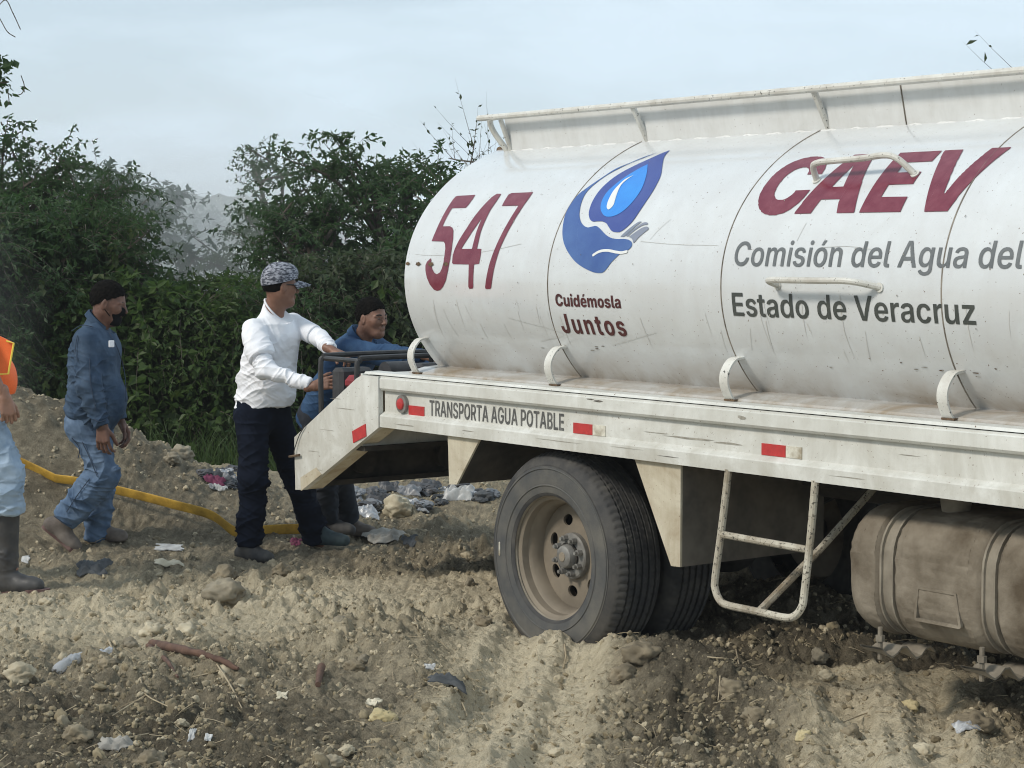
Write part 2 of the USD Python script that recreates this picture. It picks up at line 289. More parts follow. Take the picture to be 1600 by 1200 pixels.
for y in (.42, 1.0, 1.55): part('lamp_housing', tube([(-2.28, y, .63), (-2.22, y, .63)], .075, 16), 'chassis_dark', rp)
part('panel_rib', bx(-2.279, -2.24, .03, 2.3, .50, .53), 'chassis_dark', rp, smooth=False)
for y in (.78, 1.54): part('chassis_rail', bx(-2.25, A1, y, y + .075, .76, 1.04), 'chassis_dark', truck, smooth=False)
for x in (-1.75, -1.2, -.6, .62, 1.4, 2.3, 3.2): part('cross_member', bx(x, x + .07, .06, 2 * TBC - .06, 1.05, 1.118), 'chassis_dark', truck, smooth=False)
part('under_box', bx(-1.25, -.95, .30, .72, .72, 1.04, .03), 'chassis_dark', truck)
part('air_tank', tube([(1.0, .9, .82), (1.9, .9, .82)], .12, 18), 'chassis_dark', truck)
for k, (x, z) in enumerate(((-.75, .74), (.75, .74))): part('leaf_spring', tube(smooth_path([(-.72, .83, .78), (-.3, .83, .56), (0, .83, .50), (.3, .83, .56), (.72, .83, .78)], 6) if k == 0 else smooth_path([(-.72, 1.56, .78), (0, 1.56, .50), (.72, 1.56, .78)], 8), .04, 6), 'chassis_dark', truck)
# wheel-arch plates and boards
part('arch_plate', prism([(-.835, .902), (-.555, .902), (-.757, .655), (-.822, .650)], .012, (0, .040, 0), (1, 0, 0), (0, 0, 1), (0, -1, 0)), 'flap_paint', truck, smooth=False)
part('arch_plate', prism([(.645, .902), (.960, .902), (.960, .446), (.899, .444)], .012, (0, .040, 0), (1, 0, 0), (0, 0, 1), (0, -1, 0)), 'flap_paint', truck, smooth=False)
part('arch_board', bx(.945, .960, .041, .92, .446, 1.04), 'inner_panel', truck, smooth=False)
part('arch_board', prism([(.634, 1.0), (.646, .90), (.90, .447), (.914, .447), (.66, .90), (.65, 1.0)], .85, (0, .041 + .85, 0), (1, 0, 0), (0, 0, 1), (0, -1, 0)), 'chassis_dark', truck, smooth=False)
part('arch_board', prism([(-.545, 1.0), (-.556, .90), (-.758, .657), (-.77, .657), (-.57, .90), (-.56, 1.0)], .85, (0, .041 + .85, 0), (1, 0, 0), (0, 0, 1), (0, -1, 0)), 'chassis_dark', truck, smooth=False)
# lettering and emblem, painted on
FONT = glob.glob('/opt/blender-*/*/datafiles/fonts/Inter.woff2')[0]
def letters(text, weight, opsz=14, spacing=0.):
    from PIL import Image, ImageDraw, ImageFont
    S = 150; font = ImageFont.truetype(FONT, S); font.set_variation_by_axes([opsz, weight]); x = 0.; out = []
    for ch in text:
        if ch != ' ':
            x0, y0, x1, y1 = font.getbbox(ch, anchor='ls')
            im = Image.new('L', (int(x1 - x0) + 12, int(y1 - y0) + 12)); ImageDraw.Draw(im).text((6 - x0, 6 - y0), ch, 255, font, anchor='ls')
            on = np.pad(np.asarray(im) > 127, ((0, 0), (1, 1))).astype(np.int8)
            rows, starts = np.nonzero(np.diff(on, axis=1) == 1); ends = np.nonzero(np.diff(on, axis=1) == -1)[1]
            g = union_all(sbox(starts, -rows - 1, ends, -rows)).buffer(.8).buffer(-.8).simplify(.75)
            out += [affinity.translate(q, x + x0 - 6, 6 - y0) for q in getattr(g, 'geoms', [g])]
        x += font.getlength(ch) + spacing * S
    cap = -font.getbbox('H', anchor='ls')[1]
    return affinity.scale(MultiPolygon(out), 1 / cap, 1 / cap, origin=(0, 0))
def fit(shape, x0, x1, y0, cap, shear=0.):
    b = shape.bounds; k = (x1 - x0) / (b[2] - b[0])
    return affinity.affine_transform(shape, [k, shear * cap, 0, cap, x0 - k * b[0], y0])
def sheet(shape, edge=.035):
    ms = []
    for g in getattr(shape, 'geoms', [shape]):
        v, f = trimesh.creation.triangulate_polygon(g, engine='earcut')
        v3 = np.c_[v, np.zeros(len(v))]
        v3, f = trimesh.remesh.subdivide_to_size(v3, f, edge)
        ms.append(trimesh.Trimesh(v3, f, process=False))
    return trimesh.util.concatenate(ms)
def on_tank(name, shape, mat, off=.0025, parent=tank, edge=.035):
    m = sheet(shape, edge); v = m.vertices
    m = trimesh.Trimesh(tank_pt(v[:, 0], v[:, 1], off), m.faces, process=False)
    if m.face_normals.mean(0)[1] > 0: m.invert()
    return part(name, m, mat, parent, smooth=True)
def on_skirt(name, shape, mat, y, parent=truck, edge=5.):
    m = sheet(shape, edge); v = m.vertices
    m = trimesh.Trimesh(np.stack([v[:, 0], np.full(len(v), y), v[:, 1]], -1), m.faces, process=False)
    if m.face_normals.mean(0)[1] > 0: m.invert()
    return part(name, m, mat, parent, smooth=False)
def curve(P, n=5): return smooth_path(np.array(P + [P[0]]), n)[:-1]
def words(shape):                                       # the glyphs of a line, word by word
    gs = sorted(shape.geoms, key=lambda g: g.bounds[0]); cap = shape.bounds[3] - shape.bounds[1]; out = [[gs[0]]]; x1 = gs[0].bounds[2]
    for g in gs[1:]:
        if g.bounds[0] - x1 > .20 * cap: out.append([])
        out[-1].append(g); x1 = max(x1, g.bounds[2])
    return [MultiPolygon(w) for w in out]
for txt, wt, x0, x1, y0, cap, mt in (('Comisión del Agua del', 560, 1.244, 2.795, .090, .106, 'grey_letters'), ('Estado de Veracruz', 600, 1.243, 2.581, -.1245, .100, 'grey_letters_dark'), ('Cuidémosla', 800, .008, .492, -.110, .058, 'maroon_dark')):
    for wd in words(fit(letters(txt, wt), x0, x1, y0, cap)): on_tank('lettering', wd, mt)
on_tank('lettering', fit(letters('Juntos', 760, spacing=.09), .010, .491, -.246, .098), 'maroon_dark')
on_tank('lettering', fit(letters('C', 860), 1.245, 1.545, .323, .346, 0), 'maroon_paint')
on_tank('lettering', fit(letters('A', 860), 1.527, 1.868, .325, .346, 0), 'maroon_paint')
on_tank('lettering', fit(letters('E', 860), 1.897, 2.120, .325, .346, 0), 'maroon_paint')
on_tank('lettering', fit(letters('V', 860), 2.136, 2.470, .323, .346, 0), 'maroon_paint')
for wd in words(fit(letters('TRANSPORTA AGUA POTABLE', 620), -1.004, .120, .992, .080)): on_skirt('lettering', wd, 'skirt_letters', .0315)
N5 = [(-1.062, 0.49), (-0.908, 0.493), (-0.903, 0.462), (-0.904, 0.424), (-0.912, 0.404), (-1.033, 0.404), (-1.034, 0.373), (-1.033, 0.332), (-1.031, 0.291), (-0.963, 0.291), (-0.937, 0.282), (-0.916, 0.264), (-0.893, 0.219), (-0.879, 0.164), (-0.874, 0.11), (-0.881, 0.053), (-0.897, 0.001), (-0.924, -0.031), (-0.953, -0.049), (-0.981, -0.053), (-1.008, -0.048), (-1.043, -0.022), (-1.07, 0.014), (-1.086, 0.051), (-1.09, 0.077), (-1.08, 0.096), (-1.051, 0.115), (-1.042, 0.104), (-1.041, 0.083), (-1.023, 0.057), (-1.002, 0.039), (-0.979, 0.032), (-0.952, 0.042), (-0.937, 0.063), (-0.929, 0.094), (-0.931, 0.131), (-0.936, 0.164), (-0.95, 0.191), (-0.97, 0.204), (-1.08, 0.207), (-1.075, 0.266), (-1.075, 0.332), (-1.078, 0.404), (-1.081, 0.466), (-1.077, 0.487)]
N4 = [(-0.682, 0.493), (-0.676, 0.445), (-0.68, 0.389), (-0.676, 0.327), (-0.672, 0.262), (-0.661, 0.201), (-0.658, 0.165), (-0.62, 0.164), (-0.614, 0.127), (-0.616, 0.088), (-0.659, 0.084), (-0.657, 0.055), (-0.657, -0.027), (-0.665, -0.037), (-0.692, -0.038), (-0.7, -0.028), (-0.698, 0.029), (-0.703, 0.084), (-0.841, 0.085), (-0.852, 0.092), (-0.857, 0.126), (-0.852, 0.164), (-0.835, 0.213), (-0.808, 0.275), (-0.788, 0.347), (-0.765, 0.417), (-0.744, 0.472), (-0.722, 0.495)]
N4H = [(-0.711, 0.349), (-0.731, 0.292), (-0.76, 0.224), (-0.794, 0.164), (-0.701, 0.164), (-0.703, 0.207), (-0.709, 0.257), (-0.712, 0.309)]
N7 = [(-0.598, 0.496), (-0.42, 0.498), (-0.416, 0.449), (-0.421, 0.384), (-0.431, 0.306), (-0.446, 0.233), (-0.464, 0.164), (-0.477, 0.097), (-0.492, 0.026), (-0.505, -0.03), (-0.514, -0.036), (-0.552, -0.037), (-0.556, -0.028), (-0.543, 0.025), (-0.527, 0.091), (-0.506, 0.164), (-0.488, 0.233), (-0.473, 0.306), (-0.465, 0.366), (-0.462, 0.409), (-0.603, 0.41), (-0.609, 0.447), (-0.614, 0.486)]
for P, H in ((N5, None), (N4, N4H), (N7, None)):
    on_tank('number', Polygon(P, [H] if H else []).buffer(.004).buffer(-.004), 'maroon_paint')
for a, r in ((-1.258, .014), (-1.16, .016), (-1.04, .018), (-.9, .016)):
    t = np.linspace(0, 2 * np.pi, 14, endpoint=False); rr = 1 + .35 * np.sin(3 * t + a * 9) * np.cos(2 * t)
    on_tank('rust_spot', Polygon(np.c_[a + 1.3 * r * rr * np.cos(t), .085 + .62 * r * rr * np.sin(t)]), 'rust', .0045)
HAND = [(0.245, 0.795), (0.189, 0.757), (0.137, 0.705), (0.079, 0.657), (0.044, 0.592), (0.004, 0.529), (-0.034, 0.47), (-0.043, 0.403), (-0.039, 0.347), (-0.018, 0.287), (0.006, 0.237), (0.042, 0.189), (0.095, 0.142), (0.16, 0.1), (0.228, 0.073), (0.3, 0.054), (0.344, 0.051), (0.369, 0.054), (0.389, 0.066), (0.421, 0.099), (0.449, 0.121), (0.477, 0.142), (0.508, 0.151), (0.533, 0.163), (0.545, 0.179), (0.537, 0.196), (0.511, 0.208), (0.476, 0.212), (0.425, 0.212), (0.38, 0.218), (0.339, 0.232), (0.304, 0.25), (0.268, 0.269), (0.236, 0.28), (0.203, 0.276), (0.179, 0.273), (0.146, 0.282), (0.108, 0.305), (0.076, 0.338), (0.051, 0.379), (0.031, 0.423), (0.018, 0.472), (0.023, 0.517), (0.042, 0.566), (0.067, 0.614), (0.091, 0.645), (0.128, 0.688), (0.179, 0.733)]
DROP = [(0.317, 0.817), (0.344, 0.751), (0.418, 0.658), (0.472, 0.59), (0.499, 0.531), (0.513, 0.468), (0.512, 0.404), (0.503, 0.344), (0.489, 0.3), (0.464, 0.27), (0.433, 0.249), (0.4, 0.247), (0.367, 0.253), (0.334, 0.274), (0.306, 0.293), (0.269, 0.304), (0.23, 0.305), (0.2, 0.304), (0.169, 0.317), (0.143, 0.344), (0.128, 0.371), (0.113, 0.421), (0.108, 0.481), (0.116, 0.533), (0.136, 0.588), (0.168, 0.638), (0.209, 0.685), (0.257, 0.741), (0.289, 0.785)]
INNER = [(0.294, 0.68), (0.358, 0.605), (0.407, 0.526), (0.425, 0.464), (0.418, 0.406), (0.396, 0.366), (0.362, 0.34), (0.319, 0.328), (0.273, 0.332), (0.231, 0.356), (0.202, 0.387), (0.184, 0.426), (0.178, 0.471), (0.191, 0.518), (0.212, 0.563), (0.242, 0.615), (0.271, 0.656)]
GLINT = [(0.275, 0.591), (0.257, 0.561), (0.247, 0.524), (0.261, 0.476), (0.28, 0.431), (0.294, 0.395), (0.287, 0.375), (0.275, 0.368), (0.256, 0.379), (0.241, 0.403), (0.23, 0.44), (0.223, 0.485), (0.229, 0.525), (0.239, 0.562)]
FING = [[(0.445, 0.224), (0.473, 0.252), (0.503, 0.276), (0.532, 0.297), (0.554, 0.3), (0.551, 0.294), (0.528, 0.276), (0.5, 0.249), (0.474, 0.225)],
        [(0.482, 0.227), (0.514, 0.255), (0.543, 0.278), (0.575, 0.295), (0.601, 0.293), (0.604, 0.284), (0.575, 0.28), (0.543, 0.263), (0.513, 0.24), (0.499, 0.225)],
        [(0.506, 0.222), (0.537, 0.243), (0.568, 0.263), (0.599, 0.273), (0.62, 0.269), (0.624, 0.258), (0.603, 0.242), (0.574, 0.216), (0.553, 0.192), (0.542, 0.205), (0.524, 0.217)]]
PALM = [(0.283, 0.134), (0.313, 0.148), (0.345, 0.155), (0.388, 0.156), (0.441, 0.149), (0.484, 0.146), (0.52, 0.151)]
emblem = on_tank('emblem', Polygon(curve(HAND, 3)).buffer(0), 'emblem_navy')
on_tank('drop', Polygon(curve(DROP, 3)).buffer(0), 'emblem_indigo', parent=emblem)
on_tank('drop_centre', Polygon(curve(INNER, 3)).buffer(0), 'emblem_sky', .004, parent=emblem)
on_tank('drop_glint', Polygon(curve(GLINT, 3)).buffer(0), 'emblem_white', .0055, parent=emblem)
on_tank('palm_line', LineString(smooth_path(PALM, 4)).buffer(.0065), 'emblem_white', .004, parent=emblem)
for F in FING: on_tank('finger', Polygon(curve(F, 3)).buffer(0), 'emblem_slate', parent=emblem)
# marker lamp and reflectors on the skirt
t = np.linspace(0, 2 * np.pi, 40, endpoint=False)
lm = part('marker_lamp', fixn(prism(np.c_[-1.244 + .047 * np.cos(t), 1.037 + .047 * np.sin(t)], .02, (0, .033, 0), (1, 0, 0), (0, 0, 1), (0, -1, 0))), 'hub_metal', truck)
part('lamp_lens', fixn(trimesh.Trimesh(*hull(np.vstack([np.c_[-1.246 + r * np.cos(t), np.full(40, y), 1.037 + r * np.sin(t)] for r, y in ((.031, .012), (.027, .004), (.014, .0))])))), 'red_reflector', lm)
def reflector(x0, x1, z0, z1, mat, y=.034, th=.004): return part('reflector', bx(x0, x1, y - th, y, z0, z1), mat, truck, smooth=False)
reflector(-1.196, -1.052, .983, 1.033, 'red_reflector')
for x in (.194, 1.469):
    reflector(x, x + .144, .987, 1.036, 'red_reflector'); reflector(x + .146, x + .238, .987, 1.036, 'white_reflector')
part('reflector', prism([(-1.692, .862), (-1.558, .912), (-1.550, .846), (-1.681, .799)], .004, (0, -.0045, 0), (1, 0, 0), (0, 0, 1), (0, -1, 0)), 'red_reflector', truck, smooth=False)
part('tail_cable', tube(smooth_path([(-2.18, -.012, .86), (-2.24, -.014, .80), (-2.285, -.018, .72), (-2.29, -.018, .69)], 5), .003, 5), 'black_steel', truck)
part('toggle', tube([(-2.34, -.02, .672), (-2.23, -.02, .690)], .0075, 6), 'rust', truck)
rgs = np.random.default_rng(41)
def blotch(cx, cz, w, h, n=18):
    t = np.linspace(0, 2 * np.pi, n, endpoint=False); r = 1 + .45 * (meshkit.noise(np.stack([np.cos(t) * 2 + cx * 9, np.sin(t) * 2 + cz * 5, 0 * t], -1), 3) - .5) * 2
    return Polygon(np.c_[cx + w / 2 * r * np.cos(t), cz + h / 2 * r * np.sin(t)]).buffer(0)
mat_noise('scuff_grey', (.20, .185, .155), (.34, .32, .27), scale=30, rough=.7, detail=6)
mat_noise('scratch_pale', (.40, .39, .36), (.52, .52, .50), scale=30, rough=.5)
mat_noise('scuff_dark', (.055, .048, .04), (.13, .115, .095), scale=30, rough=.7, detail=6)
for x, z, w_, h_, y, mt in ((1.02, 1.022, .34, .016, .0325, 'scuff_grey'), (1.26, 1.018, .16, .014, .0325, 'scuff_grey'), (.78, 1.03, .16, .008, .0325, 'scuff_grey'), (.42, 1.152, .06, .016, -.0015, 'scuff_dark'), (.36, 1.157, .05, .01, -.0015, 'scuff_dark'), (1.38, 1.14, .05, .03, -.0015, 'scuff_grey'), (-.62, .94, .09, .008, -.0015, 'scuff_grey'),
        (.1, .945, .30, .006, -.0015, 'scuff_grey'), (.9, .935, .12, .006, -.0015, 'scuff_dark'), (.62, .95, .2, .005, -.0015, 'scuff_grey'), (-1.2, .93, .15, .012, -.0015, 'scuff_grey'), (2.0, .94, .18, .006, -.0015, 'scuff_grey'), (2.3, 1.05, .10, .006, .0325, 'scuff_grey'), (-1.75, .98, .20, .006, -.0055, 'scuff_grey'), (-1.95, .85, .16, .005, -.0055, 'scuff_grey'), (-2.1, .72, .14, .006, -.0055, 'scuff_grey'), (-1.85, 1.03, .12, .005, -.0055, 'scuff_grey'), (-2.05, .62, .10, .006, -.0055, 'scuff_grey'), (-1.62, .82, .10, .005, -.0055, 'scuff_grey')):
    on_skirt('paint_scuff', blotch(x, z, w_, h_ * .55, 26), mt, y)
for P in ([(-1.2, .135), (-1.0, .13), (-.6, .15), (-.3, .19)], [(.6, .20), (.85, .185), (1.12, .18)], [(.75, .31), (.70, .26), (.66, .21)], [(-.95, -.15), (-.93, -.22), (-.90, -.30)], [(-.75, -.12), (-.72, -.20)], [(1.75, .17), (1.9, .175), (2.05, .16)], [(1.33, -.18), (1.30, -.28)], [(2.0, -.17), (1.98, -.30)], [(-.4, -.18), (.0, -.25), (-.2, -.30)], [(.35, -.30), (.7, -.22)], [(1.62, .28), (1.60, .2)]):
    on_tank('scratch', LineString(smooth_path(P, 5)).buffer(.0010), 'scratch_pale', .002)
for i in range(16):
    a, s_ = rgs.uniform(-1.1, 2.8), rgs.uniform(-.35, -.29); on_tank('mud_splash', blotch(a, s_, rgs.uniform(.010, .035), rgs.uniform(.003, .006), 10), 'scuff_grey' if i % 3 else 'rust', .002)
for i in range(40):
    a, s_ = rgs.uniform(-1.1, 2.8), rgs.uniform(-.25, .75); on_tank('paint_chip', blotch(a, s_, rgs.uniform(.003, .006), rgs.uniform(.004, .010), 8), 'scuff_dark' if i % 3 == 0 else 'scuff_grey', .0045)
mat_noise('grime', (.50, .485, .44), (.57, .565, .545), scale=24, rough=.6)
for i in range(26):
    a, s0, ln = rgs.uniform(-1.15, 2.85), rgs.uniform(-.30, -.02), rgs.uniform(.05, .20); s0 = max(s0, -.335 + ln); lean = rgs.uniform(-.01, .02); w_ = rgs.uniform(.0012, .0030)
    on_tank('grime_run', Polygon([(a - w_, s0), (a + w_, s0), (a + lean + w_ * .8, s0 - ln * .6), (a + lean * 1.2, s0 - ln), (a + lean - w_ * .6, s0 - ln * .6)]), 'grime', .0018)
# side ladder
yl = .012
U = [(1.288, yl, .91), (1.262, yl - .015, .65), (1.240, yl - .03, .44), (1.246, yl - .034, .39), (1.275, yl - .036, .350), (1.325, yl - .036, .333), (1.50, yl - .036, .332), (1.675, yl - .036, .330), (1.735, yl - .036, .348), (1.770, yl - .034, .39), (1.778, yl - .03, .44), (1.793, yl - .015, .65), (1.806, yl, .91)]
lad = part('side_ladder', tube(smooth_path(U, 5), .0165, 10), 'ladder_paint', truck)
part('rung', tube([(1.262, yl - .016, .629), (1.790, yl - .016, .624)], .0155, 10), 'ladder_paint', lad)
part('brace', tube([(1.52, yl - .034, .335), (1.50, .35, .56), (1.47, .80, .86)], .0165, 8), 'ladder_paint', lad)
# fuel tank
def rsec(y0, y1, z0, z1, r, n=8):
    return np.vstack([np.c_[cx + r * np.cos(q), cz + r * np.sin(q)] for cx, cz, q0 in ((y1 - r, z1 - r, 0), (y0 + r, z1 - r, .5), (y0 + r, z0 + r, 1), (y1 - r, z0 + r, 1.5)) for q in [np.linspace(q0, q0 + .5, n) * np.pi]])
def drum(xs, ins, y0=.10, y1=.70, z0=.285, z1=.815, r=.19):
    V = [np.c_[np.full(32, x), rsec(y0 + k, y1 - k, z0 + k, z1 - k, max(r - k * .6, .03))] for x, k in zip(xs, ins)]
    m = grid_mesh(np.vstack(V), len(V), 32, wrap=True)
    v = np.vstack([m.vertices, V[0].mean(0), V[-1].mean(0)]); n = len(m.vertices); j = np.arange(32); k = (j + 1) % 32
    f = np.vstack([m.faces, np.stack([j, k, np.full(32, n)], 1), np.stack([(len(V) - 1) * 32 + k, (len(V) - 1) * 32 + j, np.full(32, n + 1)], 1)])
    m = trimesh.Trimesh(v, f, process=False); m.merge_vertices(); m = fixn(m)
    v2, f2 = trimesh.remesh.subdivide_to_size(m.vertices, m.faces, .035); m = trimesh.Trimesh(v2, f2); m.merge_vertices(); n_ = m.vertex_normals
    k_ = np.clip((meshkit.fbm(m.vertices * 3.1 + 4, 3, 6) - .42) * 4, 0, 1)      # caked mud
    return trimesh.Trimesh(m.vertices + n_ * (k_ * (.003 + .008 * np.abs(2 * meshkit.noise(m.vertices * 26, 3) - 1)) + .002 * (meshkit.fbm(m.vertices * 9, 2, 2) - .5))[:, None], m.faces, process=False)
ft = part('fuel_tank', drum(
    np.array([1.885, 1.888, 1.897, 1.914, 1.94, 1.98, 2.055, 2.075, 2.15, 2.17, 2.20, 2.54, 2.575, 2.60, 2.665, 2.69, 2.75, 3.20, 3.25, 3.27]),
    np.array([.080, .055, .034, .017, .006, 0, 0, .022, .022, .004, 0, 0, .005, .024, .024, .004, 0, 0, .02, .07])), 'fuel_tank_mud', truck, smooth=45)
for x0, x1 in ((2.083, 2.143), (2.606, 2.660)):
    V = [np.c_[np.full(32, x), rsec(.10 + k, .70 - k, .285 + k, .815 - k, .186)] for x, k in ((x0 - .006, .020), (x0 - .006, .004), (x0 + .004, .004), (x0 + .006, .014), (x1 - .006, .014), (x1 - .004, .004), (x1 + .006, .004), (x1 + .006, .020))]
    stp = part('tank_band', fixn(grid_mesh(np.vstack(V), len(V), 32, wrap=True)), 'strap_mud', ft, smooth=30)
    xm = (x0 + x1) / 2
    V = []
    for i, y in enumerate(np.linspace(.03, .34, 12)):
        z = .272 - .014 * math.sin(i * 1.1) - .0035 * i
        V += [(xm - .065 + .004 * math.sin(i), y, z), (xm + .055, y, z - .01 + .012 * math.cos(i * 1.3)), (xm + .055, y, z - .018 + .012 * math.cos(i * 1.3)), (xm - .065 + .004 * math.sin(i), y, z - .009)]
    part('hanger_bracket', fixn(grid_mesh(np.array(V), 12, 4, wrap=True)), 'strap_mud', ft, smooth=30)
    part('bolt', [tube([(xm, .075, .215), (xm, .075, .345)], .010, 8), tube([(xm, .075, .288), (xm, .075, .312)], .019, 6)], 'strap_mud', ft)
t = np.linspace(0, 2 * np.pi, 24, endpoint=False)
part('filler_cap', [fixn(trimesh.Trimesh(*hull(np.vstack([np.c_[2.30 + r * np.cos(t), .30 + r * np.sin(t), np.full(24, z)] for r, z in ((.055, .80), (.055, .845), (.062, .85), (.062, .875), (.050, .89))])))), bx(2.285, 2.315, .245, .355, .885, .908, .006)], 'strap_mud', ft)
rec = [(2.285, .405), (2.50, .405), (2.475, .52), (2.295, .52)]
part('recess_rim', [fixn(prism(Polygon(rec).buffer(.012).difference(Polygon(rec)), .014, (0, .106, 0), (1, 0, 0), (0, 0, 1), (0, -1, 0)))], 'fuel_tank_mud', ft, smooth=False)
# rear wheels (duals) and axle
def tread_mod(R, Y, a):
    lug = (np.sin(a * 84 + np.where(Y < .17, 0, 1.6)) > .45) & (R > .495)
    mid = (np.abs(Y - .19) < .105)
    return R - np.where(lug & ~mid, .0045, 0) - np.where(mid & (R > .495) & (np.sin(a * 90 + Y * 60) > .72), .003, 0)
def tyre(y0, flip=False):
    g = [(.300, .004), (.312, -.006), (.345, -.012), (.40, -.016), (.445, -.010), (.4505, -.0105), (.456, -.007), (.478, .004), (.490, .014), (.497, .024), (.503, .034), (.506, .040)]
    tr = []
    for k, c in enumerate((.060, .100, .140, .180, .220)):
        tr += [(.509, c - .012), (.511, c - .007), (.499, c - .0055), (.499, c + .0055), (.511, c + .007)]
    prof = g + tr + [(r, .28 - y) for r, y in g[::-1]] + [(.300, .20), (.300, .08)]
    prof = np.array(prof); prof[:, 1] += y0
    m = revolve_y(prof, 420, lambda R, Y, a: tread_mod(R, Y - y0, a))
    return fixn(m)
def wheel(y, flip, name='rear_wheel'):
    # part = wheel, with tyre, rim and hub as sub-parts
    f = (lambda m: m) if not flip else (lambda m: fixn(trimesh.Trimesh(m.vertices * [1, -1, 1] + [0, 2 * y, 0], m.faces, process=False)))
    zc = .368
    mv = lambda m: (m.apply_translation([0.004, 0, zc]), m)[1]
    w = part(name, mv(f(tyre(y))), 'tyre_rubber', truck, smooth=35)
    return w, f, mv
def rim_parts(w, f, mv, y):
    prof = [(.303, y - .002), (.305, y + .006), (.300, y + .012), (.290, y + .014), (.280, y + .022), (.2785, y + .06), (.262, y + .075), (.256, y + .11), (.256, y + .16), (.268, y + .18), (.275, y + .27), (.30, y + .28)]
    part('rim', mv(f(fixn(revolve_y(prof, 72)))), 'rim_dirt', w, smooth=40)
    lip = [(.3035, y - .004), (.3075, y + .002), (.3055, y + .008), (.300, y + .010), (.2975, y + .004), (.3035, y - .004)]
    part('rim_flange', mv(f(fixn(revolve_y(lip, 72)))), 'strap_mud', w, smooth=40)
    disc = Point(0, 0).buffer(.258, 32).difference(Point(0, 0).buffer(.06, 16))
    for k in range(7):
        q = k * 2 * np.pi / 7 + math.radians(109)
        disc = disc.difference(affinity.rotate(affinity.scale(Point(.178 * math.cos(q), .178 * math.sin(q)).buffer(.031, 10), .88, 1.18), math.degrees(q)))
    m = prism(disc, .012, (0, y + .135, 0), (1, 0, 0), (0, 0, 1), (0, 1, 0))
    part('wheel_disc', mv(f(fixn(m))), 'rim_dirt', w, smooth=False)
    hub = [(0.0001, y + .052), (.040, y + .053), (.052, y + .060), (.058, y + .075), (.060, y + .098), (.105, y + .103), (.112, y + .110), (.112, y + .140), (.0001, y + .141)]
    part('hub', mv(f(fixn(revolve_y(hub, 36)))), 'hub_metal', w, smooth=35)
    part('hub_mark', mv(f(fixn(revolve_y([(.0001, y + .049), (.022, y + .049), (.024, y + .0535), (.0001, y + .0535)], 18)))), 'rim_dirt', w)
    for k in range(8):
        q = k * 2 * np.pi / 8 + .3; cx, cz = .088 * math.cos(q), .088 * math.sin(q)
        part('wheel_nut', mv(f(trimesh.util.concatenate([tube([(cx, y + .075, cz), (cx, y + .104, cz)], .0155, 6), tube([(cx, y + .060, cz), (cx, y + .08, cz)], .009, 8)]))), 'hub_metal', w)
w, f, mv = wheel(.05, False)
rim_parts(w, f, mv, .062)
side = [(.316, .0435), (.345, .0375), (.40, .0335), (.444, .0385)]
part('sidewall', mv(fixn(revolve_y([(r, y - .0015) for r, y in side], 120))), 'tyre_sidewall', w, smooth=True)
for rr in (.352, .433): part('sidewall_rib', mv(fixn(revolve_y([(rr - .004, .0350), (rr - .002, .0310), (rr + .002, .0308), (rr + .004, .0350)], 120))), 'tyre_sidewall', w, smooth=True)
part('sidewall_tag', mv(bx(-.402, -.392, .028, .036, -.035, .035, .003)), 'white_reflector', w)
w2, _, _ = wheel(.385, False)
part('rim', (lambda m: mv(fixn(m)))(revolve_y([(.300, .39), (.27, .40), (.262, .45), (.262, .60), (.300, .66)], 48)), 'rim_dirt', w2)
part('wheel_disc', mv(fixn(revolve_y([(.0001, .50), (.262, .50), (.262, .512), (.0001, .512)], 32))), 'rim_dirt', w2)
for y in (2 * TBC - .33, 2 * TBC - .665):
    w3, _, _ = wheel(y, False)
    part('wheel_disc', mv(fixn(revolve_y([(.0001, y + .12), (.262, y + .12), (.302, y + .25), (.302, y + .262), (.25, y + .14), (.0001, y + .14)], 32))), 'rim_dirt', w3)
part('axle', [tube([(0.004, .15, .368), (0.004, 2 * TBC - .15, .368)], .07, 12), fixn(trimesh.creation.icosphere(2, .19).apply_transform(trimesh.transformations.translation_matrix([0, TBC, .38])))], 'chassis_dark', truck)
# cab and front wheels, ahead of the picture's right edge
cab = [(4.12, .62), (4.12, 2.25), (4.30, 2.38), (5.35, 2.36), (5.62, 1.75), (6.25, 1.55), (6.42, 1.40), (6.45, .62)]
cb = part('cab', fixn(prism(Polygon(cab).buffer(-.05).buffer(.05), 2.15, (0, 2.27, 0), (1, 0, 0), (0, 0, 1), (0, -1, 0))), 'skirt_paint', truck, smooth=False)
MAT(stage, L('dark_glass'), {'p': ('principled_bsdf', {'base_color': (.02, .025, .03), 'roughness': .08})}, [], surface='p.BSDF')
part('side_window', prism([(4.45, 1.60), (5.28, 1.60), (5.42, 1.75), (5.22, 2.20), (4.45, 2.22)], .01, (0, .117, 0), (1, 0, 0), (0, 0, 1), (0, -1, 0)), 'dark_glass', cb, smooth=False)
part('door_line', prism(Polygon([(4.38, .75), (5.5, .75), (5.5, 1.7), (5.25, 2.26), (4.38, 2.28)]).boundary.buffer(.006), .004, (0, .118, 0), (1, 0, 0), (0, 0, 1), (0, -1, 0)), 'seam_shadow', cb, smooth=False)
for y in (.08, 2 * TBC - .36):
    m = tyre(y); m.apply_translation([5.55, 0, .44]); w4 = part('front_wheel', m, 'tyre_rubber', truck, smooth=35)
    m = fixn(revolve_y([(.0001, y + .03), (.2, y + .03), (.302, y + .012), (.302, y + .26), (.0001, y + .26)], 36)); m.apply_translation([5.55, 0, .44]); part('rim', m, 'rim_dirt', w4)

